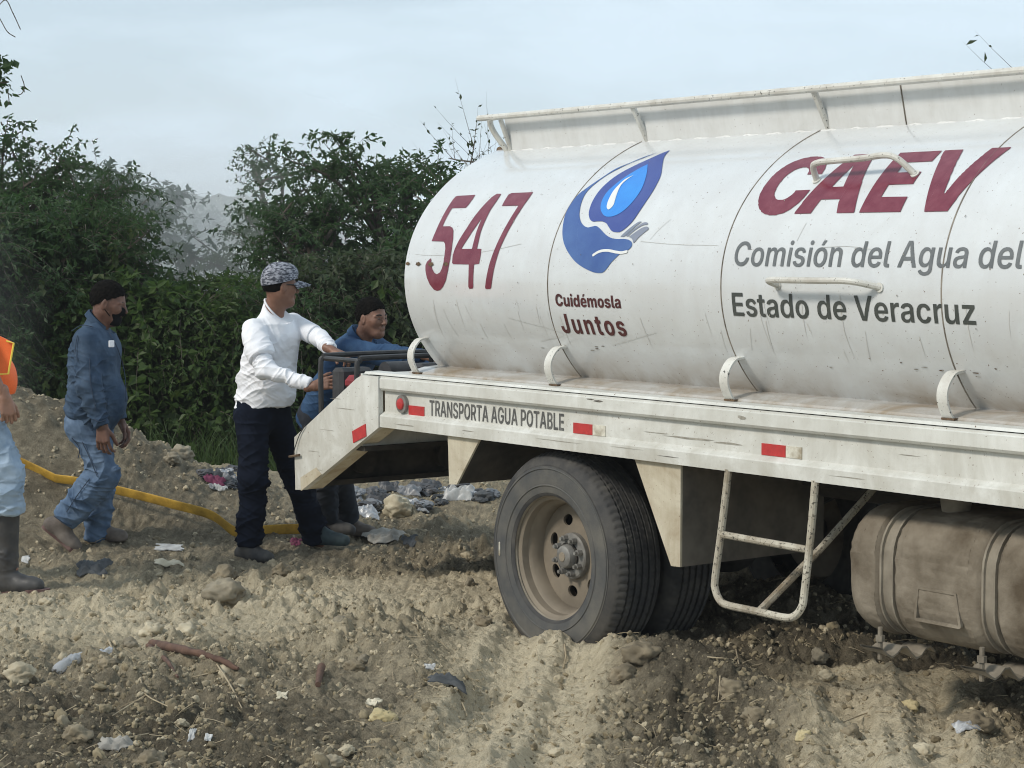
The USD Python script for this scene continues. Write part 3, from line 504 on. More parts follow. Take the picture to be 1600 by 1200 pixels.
# ------------------------------------------------------------------ motor pump on the rear platform
def tl(a, b, z):                                        # truck coordinates to the world
    r = math.radians(TRUCK_RZ); return np.array([TRUCK_O[0] + a * math.cos(r) - b * math.sin(r), TRUCK_O[1] + a * math.sin(r) + b * math.cos(r), z])
pump = thing('motor_pump', 'petrol motor pump in a black tubular frame on the tail of the truck', 'pump', tl(-2.0, .48, .783), TRUCK_RZ)
for x in (-.19, .19):
    part('frame_hoop', tube(smooth_path([(x, -.375, .0), (x, -.38, .40), (x, -.36, .455), (x, -.30, .468), (x, .30, .468), (x, .36, .455), (x, .38, .40), (x, .375, .0)], 5), .0155, 8), 'black_steel', pump)
for y in (-.36, .36):
    part('frame_bar', tube([(-.19, y, .452), (.19, y, .452)], .0145, 8), 'black_steel', pump); part('frame_bar', tube([(-.19, y, .03), (.19, y, .03)], .0145, 8), 'black_steel', pump)
part('engine_block', [bx(-.13, .13, -.30, .16, .03, .26, .03), bx(-.15, -.04, -.34, -.12, .20, .40, .02), bx(-.10, .10, -.02, .14, .26, .33, .02)], 'engine_grey', pump)
part('fuel_tank', bx(-.02, .12, -.345, -.22, .28, .365, .03), 'pump_red', pump)
part('air_filter', tube([(-.02, -.06, .36), (-.02, .10, .36)], .07, 16), 'engine_grey', pump)
part('pump_housing', [tube([(0, .18, .18), (0, .33, .18)], .14, 20), tube([(0, .26, .18), (0, .26, .40)], .045, 12)], 'pump_green', pump)
part('exhaust', [bx(.03, .14, .08, .26, .34, .42, .02)], 'engine_grey', pump)
# ------------------------------------------------------------------ ground
rng = np.random.default_rng(7)
def worley(x, y, cell, seed, rmin=.3, rmax=.75, dens=1.0):
    """round clods on a plane: height of spheres scattered one to a cell"""
    i, j = np.floor(x / cell).astype(np.int64), np.floor(y / cell).astype(np.int64); out = np.zeros_like(x)
    def h(a, b, k):
        v = (a * 374761393 + b * 668265263 + (k + seed) * 974634777) & 0xFFFFFFFF; v = ((v ^ (v >> 13)) * 1274126177) & 0xFFFFFFFF
        return ((v ^ (v >> 16)) & 0xFFFFFF) / 16777216.
    for a in (-1, 0, 1):
        for b in (-1, 0, 1):
            ci, cj = i + a, j + b
            px, py = (ci + h(ci, cj, 1)) * cell, (cj + h(ci, cj, 2)) * cell
            r = cell * (rmin + (rmax - rmin) * h(ci, cj, 3) ** 2.5) * (h(ci, cj, 4) < dens)
            out = np.maximum(out, np.sqrt(np.maximum(r * r - (x - px) ** 2 - (y - py) ** 2, 0)))
    return out
def G(x, y, cx, cy, sx, sy, rot=0.):
    c, s = math.cos(rot), math.sin(rot); u, v = (x - cx) * c + (y - cy) * s, -(x - cx) * s + (y - cy) * c
    return np.exp(-(u / sx) ** 2 - (v / sy) ** 2)
def n2(x, y, f, seed, oct=3): return meshkit.fbm(np.stack([x * f, y * f, 0 * x + seed * 3.7], -1), oct, seed)
def track(x, y):                                        # 1 on the ground that wheels have pressed flat
    a = np.exp(-((x - .02 - .10 * (y - 8)) / .42) ** 4) * (y < 10.6)
    b = np.exp(-((x - 1.50 - .15 * (y - 8)) / .40) ** 4) * (y < 9.0)
    c = np.exp(-((y - 11.2 - .1 * x) / .5) ** 4) * np.exp(-((x + .1) / 1.0) ** 4)
    return np.clip(np.maximum(np.maximum(a, b), c), 0, 1)
def base_z(x, y):
    z = .84 * G(x, y, -3.45, 13.75, 1.5, .92, .12) + .30 * G(x, y, -4.6, 13.2, 1.2, .9)
    z = z + .11 * G(x, y, .62, 9.0, .62, .20, -.95) + .15 * G(x, y, 1.02, 8.15, .75, .22, -1.1) + .09 * G(x, y, -.50, 9.2, 1.0, .15, -1.3) + .07 * G(x, y, -.2, 7.6, .8, .14, -1.35) - .06 * G(x, y, 1.35, 8.0, 1.2, .16, -1.25) + .10 * G(x, y, 1.45, 9.3, .45, .25, .2) + .12 * G(x, y, 2.25, 7.55, .3, .18, .3)
    z = z + .06 * G(x, y, -.55, 9.6, .5, .3) + .07 * G(x, y, -1.5, 8.9, .8, .4, .2) + .08 * G(x, y, -1.3, 10.6, .35, .3) + .05 * G(x, y, -2.1, 7.9, .5, .3)
    z = z - .07 * G(x, y, .02, 8.0, .35, 1.2, -.1) + .12 * G(x, y, .30, 14.3, 1.6, .35, .1) + .16 * G(x, y, -1.2, 15.2, 1.3, .7) + .14 * G(x, y, -2.6, 15.6, .8, .8)
    z = z + .22 * G(x, y, 2.1, 11.2, .7, .5) + .15 * G(x, y, 1.2, 10.4, .5, .3)
    z = z - np.clip(y - 17.5, 0, 60) * .02
    return z + .07 * (n2(x, y, 1.1, 3) - .5) * (1 - .4 * track(x, y))
def ground_z(x, y):
    x, y = np.asarray(x, float), np.asarray(y, float); t = track(x, y); near = np.clip((20 - y) / 8, 0, 1) * np.clip((y - 1) / 3, 0, 1)
    z = base_z(x, y)
    rough = np.clip((n2(x, y, 1.6, 11) - .30) * 3.2, .35, 1.3) * (1 - .62 * t)
    mound = G(x, y, -3.45, 13.75, 1.9, 1.3)
    wx, wy = x + .02 * (n2(x, y, 22, 21, 2) - .5), y + .02 * (n2(x, y, 22, 22, 2) - .5)
    d = .052 * (n2(x, y, 5.5, 5) - .5) * 1.5
    d = d + .60 * worley(wx, wy, .24, 1, .12, .48, .6) * (1 - .75 * mound)
    d = d + .75 * worley(wx, wy, .11, 2, .22, .60, .9) * (.5 + n2(x, y, 4, 33, 2)) + .85 * worley(wx, wy, .052, 3, .28, .66, 1.) + .9 * worley(wx + .017, wy + .011, .027, 4, .3, .62, 1.)
    d = d * rough * .8
    bl = lambda f, sd, w=.5: np.abs(2 * meshkit.noise(np.stack([x * f + w * n2(x, y, f * .7, sd + 40, 2), y * f + w * n2(x, y, f * .7, sd + 41, 2), 0 * x + sd * 1.7], -1), sd) - 1)
    d = d + (.070 * (bl(2.9, 50) - .4) + .090 * (bl(6.3, 51) - .4) + .058 * (bl(13.5, 52) - .4)) * np.clip(rough * 1.1, 0, 1.2) * (1 - .35 * mound) + (.030 * (bl(29, 53) - .4) + .016 * (bl(61, 54) - .4)) * (1 - .25 * t)
    for cx, sl, y1_ in ((.02, .10, 10.4), (1.50, .15, 8.9)):   # ruts: two grooves with squeezed-up edges along each track
        for o_ in (-.17, .17):
            q = x - (cx + sl * (y - 8) + o_ + .04 * (n2(x * .2, y, 1.3, 61, 2) - .5)); f_ = 1 / (1 + np.exp(np.clip((y - y1_) * 6, -50, 50)))
            d = d + f_ * (-.036 * np.exp(-(q / .095) ** 4) + .017 * np.exp(-((np.abs(q) - .135) / .035) ** 2))
            lug = (np.abs(((y + np.abs(q) * .8) * 11) % 1 - .5) < .20) * np.exp(-(q / .09) ** 6)
            d = d - .010 * f_ * lug
    return z + d * near
def axis(dense0, dense1, step, far0, far1, grow=1.12):
    a = list(np.arange(dense0, dense1, step)); s = step
    while a[-1] < far1: s *= grow; a.append(a[-1] + s)
    s = step; lo = []; c = dense0
    while c > far0: s *= grow; c -= s; lo.append(c)
    return np.array(lo[::-1] + a)
gx = axis(-2.75, 2.75, .0098, -440, 440, 1.11)
gy = [6.6]; 
while gy[-1] < 17: gy.append(gy[-1] + .0098 * (gy[-1] / 7) ** 1.75)
s = gy[-1] - gy[-2]
while gy[-1] < 470: s *= 1.10; gy.append(gy[-1] + s)
lo, c, s = [], 6.6, .0098
while c > -60: s *= 1.15; c -= s; lo.append(c)
gy = np.array(lo[::-1] + gy)
# the mound at the left needs fine columns too
k = (gx > -6.5) & (gx < -2.75); gx = np.concatenate([gx[gx <= -6.5], np.arange(-6.4, -2.76, .026), gx[gx >= -2.75]])
X, Y = np.meshgrid(gx, gy, indexing='xy')
Z = ground_z(X, Y)
gm = grid_mesh(np.stack([X, Y, Z], -1).reshape(-1, 3), len(gy), len(gx))
gm = trimesh.Trimesh(gm.vertices, gm.faces[:, ::-1], process=False)
tr = track(X, Y); moist = np.clip(.9 * G(X, Y, -1.6, 7.7, 1.7, .95) + .8 * G(X, Y, .8, 8.3, .7, 1.3, -.1) + .9 * G(X, Y, 2.2, 9.6, 1.3, 1.4) + .35 * G(X, Y, .6, 13, 2.5, 2.0) + .45 * G(X, Y, -3.4, 13.4, 1.9, 1.5), 0, 1) * (1 - .75 * tr)
dry = np.clip(1.0 * tr + .9 * G(X, Y, -2.2, 10.3, 1.8, .9) + .5 * G(X, Y, 0, 11, 1.5, .7), 0, 1)
tone = np.clip(.46 + .38 * dry - .38 * moist, 0, 1).ravel()
MAT(stage, L('soil'), {
    'g': ('geometry', {}), 'at': ('attribute', {'attribute': 'tone'}), 'sx': ('separate_color', {}),
    'n1': ('noise_texture', {'scale': 2.3, 'detail': 6., 'roughness': .6}), 'n2': ('noise_texture', {'scale': 16., 'detail': 8., 'roughness': .7}), 'n3': ('noise_texture', {'scale': 120., 'detail': 4., 'roughness': .65}),
    'a1': ('math', {'math_type': 'multiply_add', 'value2': .55, 'value3': -.275}), 'a2': ('math', {'math_type': 'multiply_add', 'value2': .75, 'value3': -.375}), 'a3': ('math', {'math_type': 'multiply_add', 'value2': .45, 'value3': -.225}),
    's1': ('math', {'math_type': 'add'}), 's2': ('math', {'math_type': 'add'}), 's3': ('math', {'math_type': 'add'}),
    'r': ('rgb_ramp', {'ramp': [(0.05, (.078, .066, .047)), (.30, (.185, .158, .112)), (.56, (.355, .304, .212)), (.90, (.56, .490, .355))]}),
    'bn': ('noise_texture', {'scale': 85., 'detail': 5., 'roughness': .7}), 'b': ('bump', {'strength': 1.0, 'distance': .02}), 'p': ('principled_bsdf', {'roughness': .95, 'specular_ior_level': .15})},
    [('g.position', 'n1.vector'), ('g.position', 'n2.vector'), ('g.position', 'n3.vector'), ('at.fac', 's1.value1'), ('n1.fac', 'a1.value1'), ('n2.fac', 'a2.value1'), ('n3.fac', 'a3.value1'), ('a1.value', 's1.value2'),
     ('s1.value', 's2.value1'), ('a2.value', 's2.value2'), ('s2.value', 's3.value1'), ('a3.value', 's3.value2'), ('s3.value', 'r.fac'), ('r.color', 'p.base_color'),
     ('g.position', 'bn.vector'), ('bn.fac', 'b.height'), ('b.normal', 'p.normal')], surface='p.BSDF')
gp = part('ground', gm, 'soil', None, smooth=True)
UsdGeom.PrimvarsAPI(gp).CreatePrimvar('tone', Sdf.ValueTypeNames.FloatArray, 'vertex').Set(Vt.FloatArray.FromNumpy(tone.astype(np.float32)))
tag(gp, 'churned clayey ground with wheel tracks, heaps and clods', None, None, 'structure')
# loose crumbs of soil, thousands of them
def rock(seed, n=2, rough=.35, flat=.8):
    m = trimesh.creation.icosphere(n); v = m.vertices
    d = 1 + rough * (meshkit.fbm(v * 1.4 + seed * 5.1, 3, seed) - .5) * 2 + rough * .5 * (meshkit.fbm(v * 4. + seed, 2, seed + 3) - .5)
    if n > 2:                                           # crumbly surface
        for f, a in ((3.2, .16), (7., .11), (15., .06)): d = d + a * (np.abs(2 * meshkit.noise(v * f + seed * 2.3 + f, seed + 9) - 1) - .4)
    return trimesh.Trimesh(v * d[:, None] * [1, .85, flat], m.faces, process=False)
def mat_soil_piece(name, c0, c1, c2=None):
    cs = [(0, c0), (1, c1)] if c2 is None else [(0, c0), (.5, c1), (1, c2)]
    MAT(stage, L(name), {'tc': ('texture_coordinate', {}), 'oi': ('object_info', {}), 'n': ('noise_texture', {'scale': 1.6, 'detail': 7., 'roughness': .7}), 'a': ('math', {'math_type': 'multiply_add', 'value2': .75}), 'o': ('math', {'math_type': 'multiply_add', 'value2': .6, 'value3': -.18}),
        'r': ('rgb_ramp', {'ramp': cs}), 'p': ('principled_bsdf', {'roughness': .95, 'specular_ior_level': .15})},
        [('tc.object', 'n.vector'), ('n.fac', 'a.value1'), ('oi.random', 'o.value1'), ('o.value', 'a.value3'), ('a.value', 'r.fac'), ('r.color', 'p.base_color')], surface='p.BSDF')
mat_soil_piece('crumb_tan', (.165, .14, .098), (.32, .273, .19), (.47, .41, .295))
mat_soil_piece('crumb_dark', (.10, .083, .055), (.20, .166, .108), (.31, .26, .17))
inst = UsdGeom.PointInstancer.Define(stage, '/World/soil_crumbs')
tag(inst.GetPrim(), 'loose crumbs and small clods of dry soil strewn over the ground', None, None, 'stuff')
protos = UsdGeom.Scope.Define(stage, '/World/soil_crumbs/prototypes'); paths = []
for k in range(8):
    p = usdkit.mesh(stage, f'/World/soil_crumbs/prototypes/crumb_{k:03d}', rock(k + 1, 2, .75, .72), L('crumb_tan' if k < 4 else 'crumb_dark'), smooth=50); paths.append(p.GetPath())
inst.CreatePrototypesRel().SetTargets(paths)
N = 48000
u = rng.random(N); yy = 1 / (1 / 6.9 + u * (1 / 15.5 - 1 / 6.9)); xx = (rng.random(N) * 2 - 1) * yy * .27
tk = track(xx, yy); keep = rng.random(N) < (np.clip((n2(xx, yy, 1.6, 11) - .30) * 3., .15, 1.0) * (1 - .75 * tk)); xx, yy = xx[keep], yy[keep]; N = len(xx)
sz = .0045 + .013 * rng.random(N) ** 3.5 + (rng.random(N) < .02) * .022 * rng.random(N)
zz = ground_z(xx, yy) - sz * .05
mo = np.clip(.9 * G(xx, yy, -1.6, 7.7, 1.7, .95) + .8 * G(xx, yy, .8, 8.3, .7, 1.3, -.1) + .9 * G(xx, yy, 2.2, 9.6, 1.3, 1.4), 0, 1)
idx = np.where(rng.random(N) < .08 + .9 * mo, rng.integers(4, 8, N), rng.integers(0, 4, N))
inst.CreateProtoIndicesAttr(Vt.IntArray.FromNumpy(idx.astype(np.int32)))
inst.CreatePositionsAttr(Vt.Vec3fArray.FromNumpy(np.stack([xx, yy, zz], 1).astype(np.float32)))
inst.CreateScalesAttr(Vt.Vec3fArray.FromNumpy((sz[:, None] * rng.uniform(.75, 1.25, (N, 3))).astype(np.float32)))
qq = rng.normal(size=(N, 4)); qq /= np.linalg.norm(qq, axis=1, keepdims=True)
inst.CreateOrientationsAttr([Gf.Quath(float(a), float(b), float(c), float(d)) for a, b, c, d in qq])

# ------------------------------------------------------------------ vegetation
def mat_leaf(name, ramp, trans=.42, rough=.5):
    tr_ = [(p, tuple(min(1, v * 1.5) for v in c)) for p, c in ramp]
    MAT(stage, L(name), {'g': ('geometry', {}), 'r': ('rgb_ramp', {'ramp': ramp}), 'r2': ('rgb_ramp', {'ramp': tr_}), 'p': ('principled_bsdf', {'roughness': rough, 'specular_ior_level': .35}), 't': ('translucent_bsdf', {}), 'mx': ('mix_closure', {'fac': trans})},
        [('g.random_per_island', 'r.fac'), ('g.random_per_island', 'r2.fac'), ('r.color', 'p.base_color'), ('r2.color', 't.color'), ('p.BSDF', 'mx.closure1'), ('t.BSDF', 'mx.closure2')], surface='mx.closure')
mat_leaf('leaf_green', [(0, (0.035, 0.069, 0.022)), (.45, (0.078, 0.139, 0.039)), (.85, (0.147, 0.234, 0.057)), (1, (0.255, 0.344, 0.096))])
mat_leaf('leaf_bright', [(0, (0.048, 0.083, 0.019)), (.5, (0.084, 0.144, 0.031)), (.9, (0.163, 0.221, 0.047)), (1, (0.260, 0.286, 0.066))])
mat_leaf('leaf_olive', [(0, (0.043, 0.060, 0.026)), (.5, (0.092, 0.118, 0.046)), (.85, (0.155, 0.169, 0.068)), (1, (0.238, 0.209, 0.089))])
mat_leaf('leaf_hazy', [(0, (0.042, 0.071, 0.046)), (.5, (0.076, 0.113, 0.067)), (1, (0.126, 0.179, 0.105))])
mat_leaf('grass_blade', [(0, (0.047, 0.078, 0.021)), (.6, (0.109, 0.156, 0.039)), (1, (0.250, 0.234, 0.078))])
mat_leaf('leaf_yellow', [(0, (0.043, 0.065, 0.014)), (.6, (0.095, 0.121, 0.025)), (1, (0.190, 0.199, 0.043))])
mat_leaf('leaf_dry', [(0, (0.054, 0.038, 0.024)), (.6, (0.120, 0.084, 0.048)), (1, (0.228, 0.180, 0.108))], trans=.15)
mat_noise('bark', (.055, .045, .035), (.11, .09, .07), scale=12, rough=.9)
mat_noise('twig_grey', (.10, .085, .07), (.16, .14, .115), scale=12, rough=.9)
def unit(v): return v / np.maximum(np.linalg.norm(v, axis=-1, keepdims=True), 1e-9)
def leaves(P, D, size, rg, droop=.35, narrow=.42, jitter=.8):
    """leaf blades: base at P, pointing along D with jitter; each is folded along its midrib"""
    n = len(P); d = unit(D + jitter * rg.normal(size=(n, 3)) + np.array([0, 0, -droop])); s = size * rg.uniform(.55, 1.3, n)[:, None]
    up = unit(np.array([0, 0, 1.]) + .8 * rg.normal(size=(n, 3))); w = unit(np.cross(d, up)); nn = np.cross(w, d)
    V = np.stack([P, P + s * (.45 * d + narrow * .5 * w + .07 * nn), P + s * d - s * .12 * nn, P + s * (.45 * d - narrow * .5 * w + .07 * nn)], 1).reshape(-1, 3)
    k = np.arange(n)[:, None] * 4
    F = np.concatenate([k + [0, 1, 2], k + [0, 2, 3]], 0)
    return V, F
def twigs_to_crown(starts, dirs, lens, rg, per=14, size=.075, droop=.3, sag=.25, tw_r=.004, jitter=.8, narrow=.42, twig_mesh=True):
    """leafy sprays: each twig is a sagging line with leaves along it"""
    n = len(starts); t = (np.arange(per) + .6) / per
    T = rg.uniform(.05, 1, (n, per)); T.sort(1)
    L3 = lens[:, None, None]
    P = starts[:, None] + dirs[:, None] * T[..., None] * L3 + np.array([0, 0, -1.]) * (sag * T ** 2)[..., None] * L3
    side = unit(np.cross(dirs, np.array([0, 0, 1.]) + .3 * rg.normal(size=(n, 3))))
    sg = np.where(np.arange(per) % 2, 1, -1)[None, :, None]
    D = dirs[:, None] * .7 + side[:, None] * sg * .9 + np.array([0, 0, -1.]) * (sag * T)[..., None]
    V, F = leaves(P.reshape(-1, 3), unit(D.reshape(-1, 3)), size, rg, droop, narrow, jitter)
    tw = None
    if twig_mesh:
        tt = np.linspace(0, 1, 4)
        Q = starts[:, None] + dirs[:, None] * tt[None, :, None] * L3 + np.array([0, 0, -1.]) * (sag * tt ** 2)[None, :, None] * L3
        r = tw_r * (1.15 - tt)[None, :, None, None]; u = side; w = unit(np.cross(dirs, side))
        a = np.arange(3) * 2 * np.pi / 3
        ring = np.cos(a)[None, None, :, None] * u[:, None, None] + np.sin(a)[None, None, :, None] * w[:, None, None]
        TV = (Q[:, :, None] + r * ring).reshape(-1, 3); i = np.arange(n)[:, None, None] * 12
        j, k = np.meshgrid(np.arange(3), np.arange(3), indexing='ij'); j, k = j.ravel(), k.ravel(); k2 = (k + 1) % 3
        f1 = np.stack([j * 3 + k, j * 3 + k2, (j + 1) * 3 + k2], -1); f2 = np.stack([j * 3 + k, (j + 1) * 3 + k2, (j + 1) * 3 + k], -1)
        TF = (i + np.concatenate([f1, f2])[None]).reshape(-1, 3)
        tw = (TV, TF)
    return (V, F), tw
def limb_paths(base, h, spread, nl, rg, lean=(0, 0)):
    """a bent trunk and its limbs: list of (polyline, r0, r1)"""
    top = base + np.array([lean[0], lean[1], h * .80]); P = smooth_path([base, base + (top - base) * .5 + np.append(rg.normal(size=2) * .06 * h, 0), top], 5)
    r0 = .018 * h + .012; out = [(P, r0, r0 * .5)]
    for i in range(nl):
        f = rg.uniform(.25, 1.0) ** .8; p0 = P[int(f * (len(P) - 1))]
        a = rg.uniform(0, 2 * np.pi); hz = np.array([math.cos(a), math.sin(a), 0]); e = p0 + hz * spread * rg.uniform(.5, 1.0) + np.array([0, 0, h * rg.uniform(.12, .42) * (1.2 - .4 * f)])
        if i < 2: e = p0 * 0 + top + hz * spread * .25; e[2] = base[2] + h * (.97 - .06 * i); p0 = P[-3]
        e[2] = min(e[2], base[2] + h * rg.uniform(.80, .95)) if i >= 2 else e[2]
        mid = (p0 + e) / 2 + rg.normal(size=3) * .05 * h - hz * .05 * h
        out.append((smooth_path([p0, mid, e], 5), r0 * .42, .006))
    return out
def put_tree(name, label, cat, base, h, spread, seed, nl=9, ntw=260, per=14, lsize=.075, leafmat='leaf_green', barkmat='bark', twlen=(.25, .6), sag=.25, group=None, lean=(0, 0), droop=.3, bare=0., fill=0., narrow=.42, leafy_from=.25, vine=False):
    rg = np.random.default_rng(seed); base = np.asarray(base, float)
    o = thing(name, label, cat, base, 0, group)
    Ls = limb_paths(np.zeros(3), h, spread, nl, rg, lean)
    part('trunk', tube(Ls[0][0] - [0, 0, .05], np.linspace(Ls[0][1], Ls[0][2], len(Ls[0][0])), 7), barkmat, o)
    part('limbs', [tube(p, np.linspace(a, b, len(p)), 5) for p, a, b in Ls[1:]], barkmat, o)
    S, D = [], []
    w = np.array([0.35] + [1.0] * (len(Ls) - 1)); w /= w.sum()
    for q in rg.choice(len(Ls), ntw, p=w):
        P = Ls[q][0]; f = rg.uniform(leafy_from, 1.0) ** .7; i = min(int(f * (len(P) - 1)), len(P) - 2); t = rg.random()
        S.append(P[i] * (1 - t) + P[i + 1] * t); tang = unit(P[i + 1] - P[i]); v = rg.normal(size=3); v[2] = abs(v[2]) * .7
        D.append(unit(tang * .55 + unit(v) * .85))
    if fill > 0:                                        # creepers that wrap the whole plant down to the ground
        nf = int(fill); a = rg.uniform(0, 2 * np.pi, nf); zz_ = rg.uniform(0, .93, nf) ** .8 * h; rr = spread * np.sqrt(np.clip(1 - (zz_ / h) ** 2.2, .05, 1)) * rg.uniform(.55, 1.05, nf)
        rr = rr * (.75 + .5 * meshkit.noise(np.stack([np.cos(a) * 1.6, np.sin(a) * 1.6, zz_ * 1.5], -1) + seed, seed))
        S += list(np.stack([np.cos(a) * rr + lean[0] * zz_ / h, np.sin(a) * rr + lean[1] * zz_ / h, zz_], -1)); v = np.stack([np.cos(a), np.sin(a), rg.normal(size=nf) * .7], -1) + rg.normal(size=(nf, 3)) * .45
        D += list(unit(v))
    S, D = np.array(S), np.array(D); ln = rg.uniform(*twlen, len(S))
    lf, tw = twigs_to_crown(S, D, ln, rg, per, lsize, droop, sag, narrow=narrow)
    if bare > 0:
        keep = np.repeat(rg.random(len(lf[0]) // 4) > bare, 4); k4 = np.cumsum(keep) - 1
        nk = len(lf[0]) // 4; kk = keep[::4]; F = lf[1].reshape(2, nk, 3)[:, kk].reshape(-1, 3); lf = (lf[0][keep], k4[F])
    part('crown', trimesh.Trimesh(*lf, process=False), leafmat, o, smooth=False)
    part('twigs', trimesh.Trimesh(*tw, process=False), barkmat, o, smooth=True)
    if vine:                                            # a sprinkling of other leaves: a creeper's broad pale ones, and dry brown ones
        k = rg.choice(len(S), 120); a2, _ = twigs_to_crown(S[k] + .05 * D[k], unit(D[k] + [0, 0, -.6]), rg.uniform(.2, .6, 120), rg, 9, lsize * 1.25, .8, .9, narrow=.7, twig_mesh=False)
        part('creeper', trimesh.Trimesh(*a2, process=False), 'leaf_bright' if seed % 2 else 'leaf_yellow', o, smooth=False)
        k = rg.choice(len(S), 45); a3, _ = twigs_to_crown(S[k] + .04 * D[k], unit(D[k] + [0, 0, -1.]), rg.uniform(.1, .3, 45), rg, 7, lsize * .9, .9, .6, narrow=.4, twig_mesh=False)
        part('dry_leaves', trimesh.Trimesh(*a3, process=False), 'leaf_dry', o, smooth=False)
    return o
def gz(x, y): return float(base_z(np.array(float(x)), np.array(float(y))))
def tree_at(name, label, cat, px, py_top, Yd, spread, seed, zbase=None, **k):
    top = at(px, py_top, Yd); zb = gz(top[0], Yd) if zbase is None else zbase
    return put_tree(name, label, cat, (top[0], Yd, zb), top[2] - zb, spread, seed, **k)
g1 = 'creeper-covered bushes along the back of the site'
B = [  # px, top, Y, spread, twigs, fill, leaf material, label
    (-60, 290, 17.6, 1.0, 140, 720, 'leaf_green', 'dark bush smothered in creepers at the far left edge behind the earth mound'),
    (40, 300, 18.4, .85, 150, 640, 'leaf_green', 'leafy bush at the left edge below the spiky tree'),
    (128, 300, 18.3, .9, 150, 680, 'leaf_green', 'leafy bush behind the head of the man in the black mask'),
    (205, 385, 18.0, .8, 90, 680, 'leaf_bright', 'low green bush between the masked man and the gap of haze'),
    (292, 412, 18.0, .75, 80, 640, 'leaf_bright', 'low yellow-green thicket below the hazy gap, left of the capped man'),
    (375, 392, 18.2, .8, 90, 680, 'leaf_bright', 'green thicket just left of the camouflage cap'),
    (455, 402, 18.2, .8, 90, 640, 'leaf_green', 'dark bush right behind the camouflage cap'),
    (535, 372, 18.6, .8, 110, 720, 'leaf_olive', 'dark olive bush between the two workers at the tail of the truck'),
    (612, 372, 18.9, .9, 110, 720, 'leaf_olive', 'brownish bush behind the man in the blue jacket'),
    (690, 350, 19.4, .9, 110, 640, 'leaf_green', 'bush against the round rear end of the tank'),
    (770, 330, 20.6, 1.0, 120, 500, 'leaf_green', 'bush mostly hidden behind the tank of the truck')]
for i, (px, pt, Yd, sp, nt, fl, lm_, lab) in enumerate(B):
    tree_at('bush', lab, 'bush', px, pt + (48 if 180 < px < 480 else 20), Yd, sp, 100 + i, nl=10, ntw=int(nt * 1.2), per=19, lsize=(.058, .082, .066, .098, .060, .085)[i % 6], narrow=(.42, .55, .36, .62, .48, .34)[i % 6], leafmat=lm_, fill=fl * 1.15, twlen=(.22, .6), sag=(.3, .5, .2, .6)[i % 4], droop=(.3, .7, .2)[i % 3], vine=True)
T = dict(nl=17, ntw=300, per=21, lsize=.072, leafmat='leaf_green', twlen=(.3, .75), sag=.45, droop=.5)
tree_at('tree', 'tallest leafy tree at the left edge, its spiky top against the sky', 'tree', 22, 176, 19.6, .62, 211, **{**T, 'ntw': 330, 'lsize': .062})
tree_at('tree', 'leafy tree with a ragged top just right of the spiky tree at the left edge', 'tree', 98, 232, 20.4, .8, 212, **{**T, 'ntw': 300, 'lsize': .062})
tree_at('tree', 'tall dark tree with long leafy sprays in the middle of the skyline', 'tree', 568, 204, 21.5, 1.15, 201, **T)
tree_at('tree', 'dark tree with drooping sprays left of the skyline\'s tallest tree', 'tree', 410, 222, 27.5, 1.5, 202, **T)
tree_at('tree', 'drooping dark tree in front of the hazier one above the capped man', 'tree', 455, 285, 21.0, .8, 215, **{**T, 'ntw': 150, 'nl': 10, 'lsize': .072})
tree_at('tree', 'spindly dark tree between the cap and the skyline\'s tallest tree', 'tree', 492, 280, 20.8, .7, 213, **{**T, 'ntw': 130, 'nl': 10})
tree_at('tree', 'shorter dark tree between the tallest tree and the tank', 'tree', 628, 248, 22.0, .95, 203, **{**T, 'ntw': 180, 'lsize': .072})
tree_at('tree', 'slender tree with a spike of leaves beside the tank\'s round end', 'tree', 668, 262, 21.0, .7, 214, **{**T, 'ntw': 130, 'nl': 10, 'lsize': .072})
tree_at('tree', 'nearly bare thin-branched tree touching the top rear corner of the tank', 'tree', 735, 205, 23.0, 1.1, 204, nl=18, ntw=150, per=9, lsize=.065, leafmat='leaf_olive', barkmat='twig_grey', twlen=(.4, .9), sag=-.1, bare=.4, leafy_from=.45)
tree_at('tree', 'bare twiggy tree behind the truck, its twig tips above the tank at the right', 'tree', 1600, 78, 19.5, 1.3, 205, nl=14, ntw=40, per=7, lsize=.085, leafmat='leaf_olive', barkmat='twig_grey', twlen=(.4, .8), sag=-.1, bare=.55, leafy_from=.6)
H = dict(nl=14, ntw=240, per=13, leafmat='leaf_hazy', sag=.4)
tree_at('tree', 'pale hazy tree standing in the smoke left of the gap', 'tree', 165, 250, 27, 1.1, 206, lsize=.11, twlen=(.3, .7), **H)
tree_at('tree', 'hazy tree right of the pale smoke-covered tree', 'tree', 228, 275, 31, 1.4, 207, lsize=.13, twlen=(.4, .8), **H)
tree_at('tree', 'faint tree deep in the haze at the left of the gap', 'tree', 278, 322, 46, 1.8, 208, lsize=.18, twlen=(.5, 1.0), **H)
tree_at('tree', 'faint low tree deep in the haze right of the gap', 'tree', 350, 355, 40, 1.6, 209, lsize=.16, twlen=(.5, 1.0), **H)
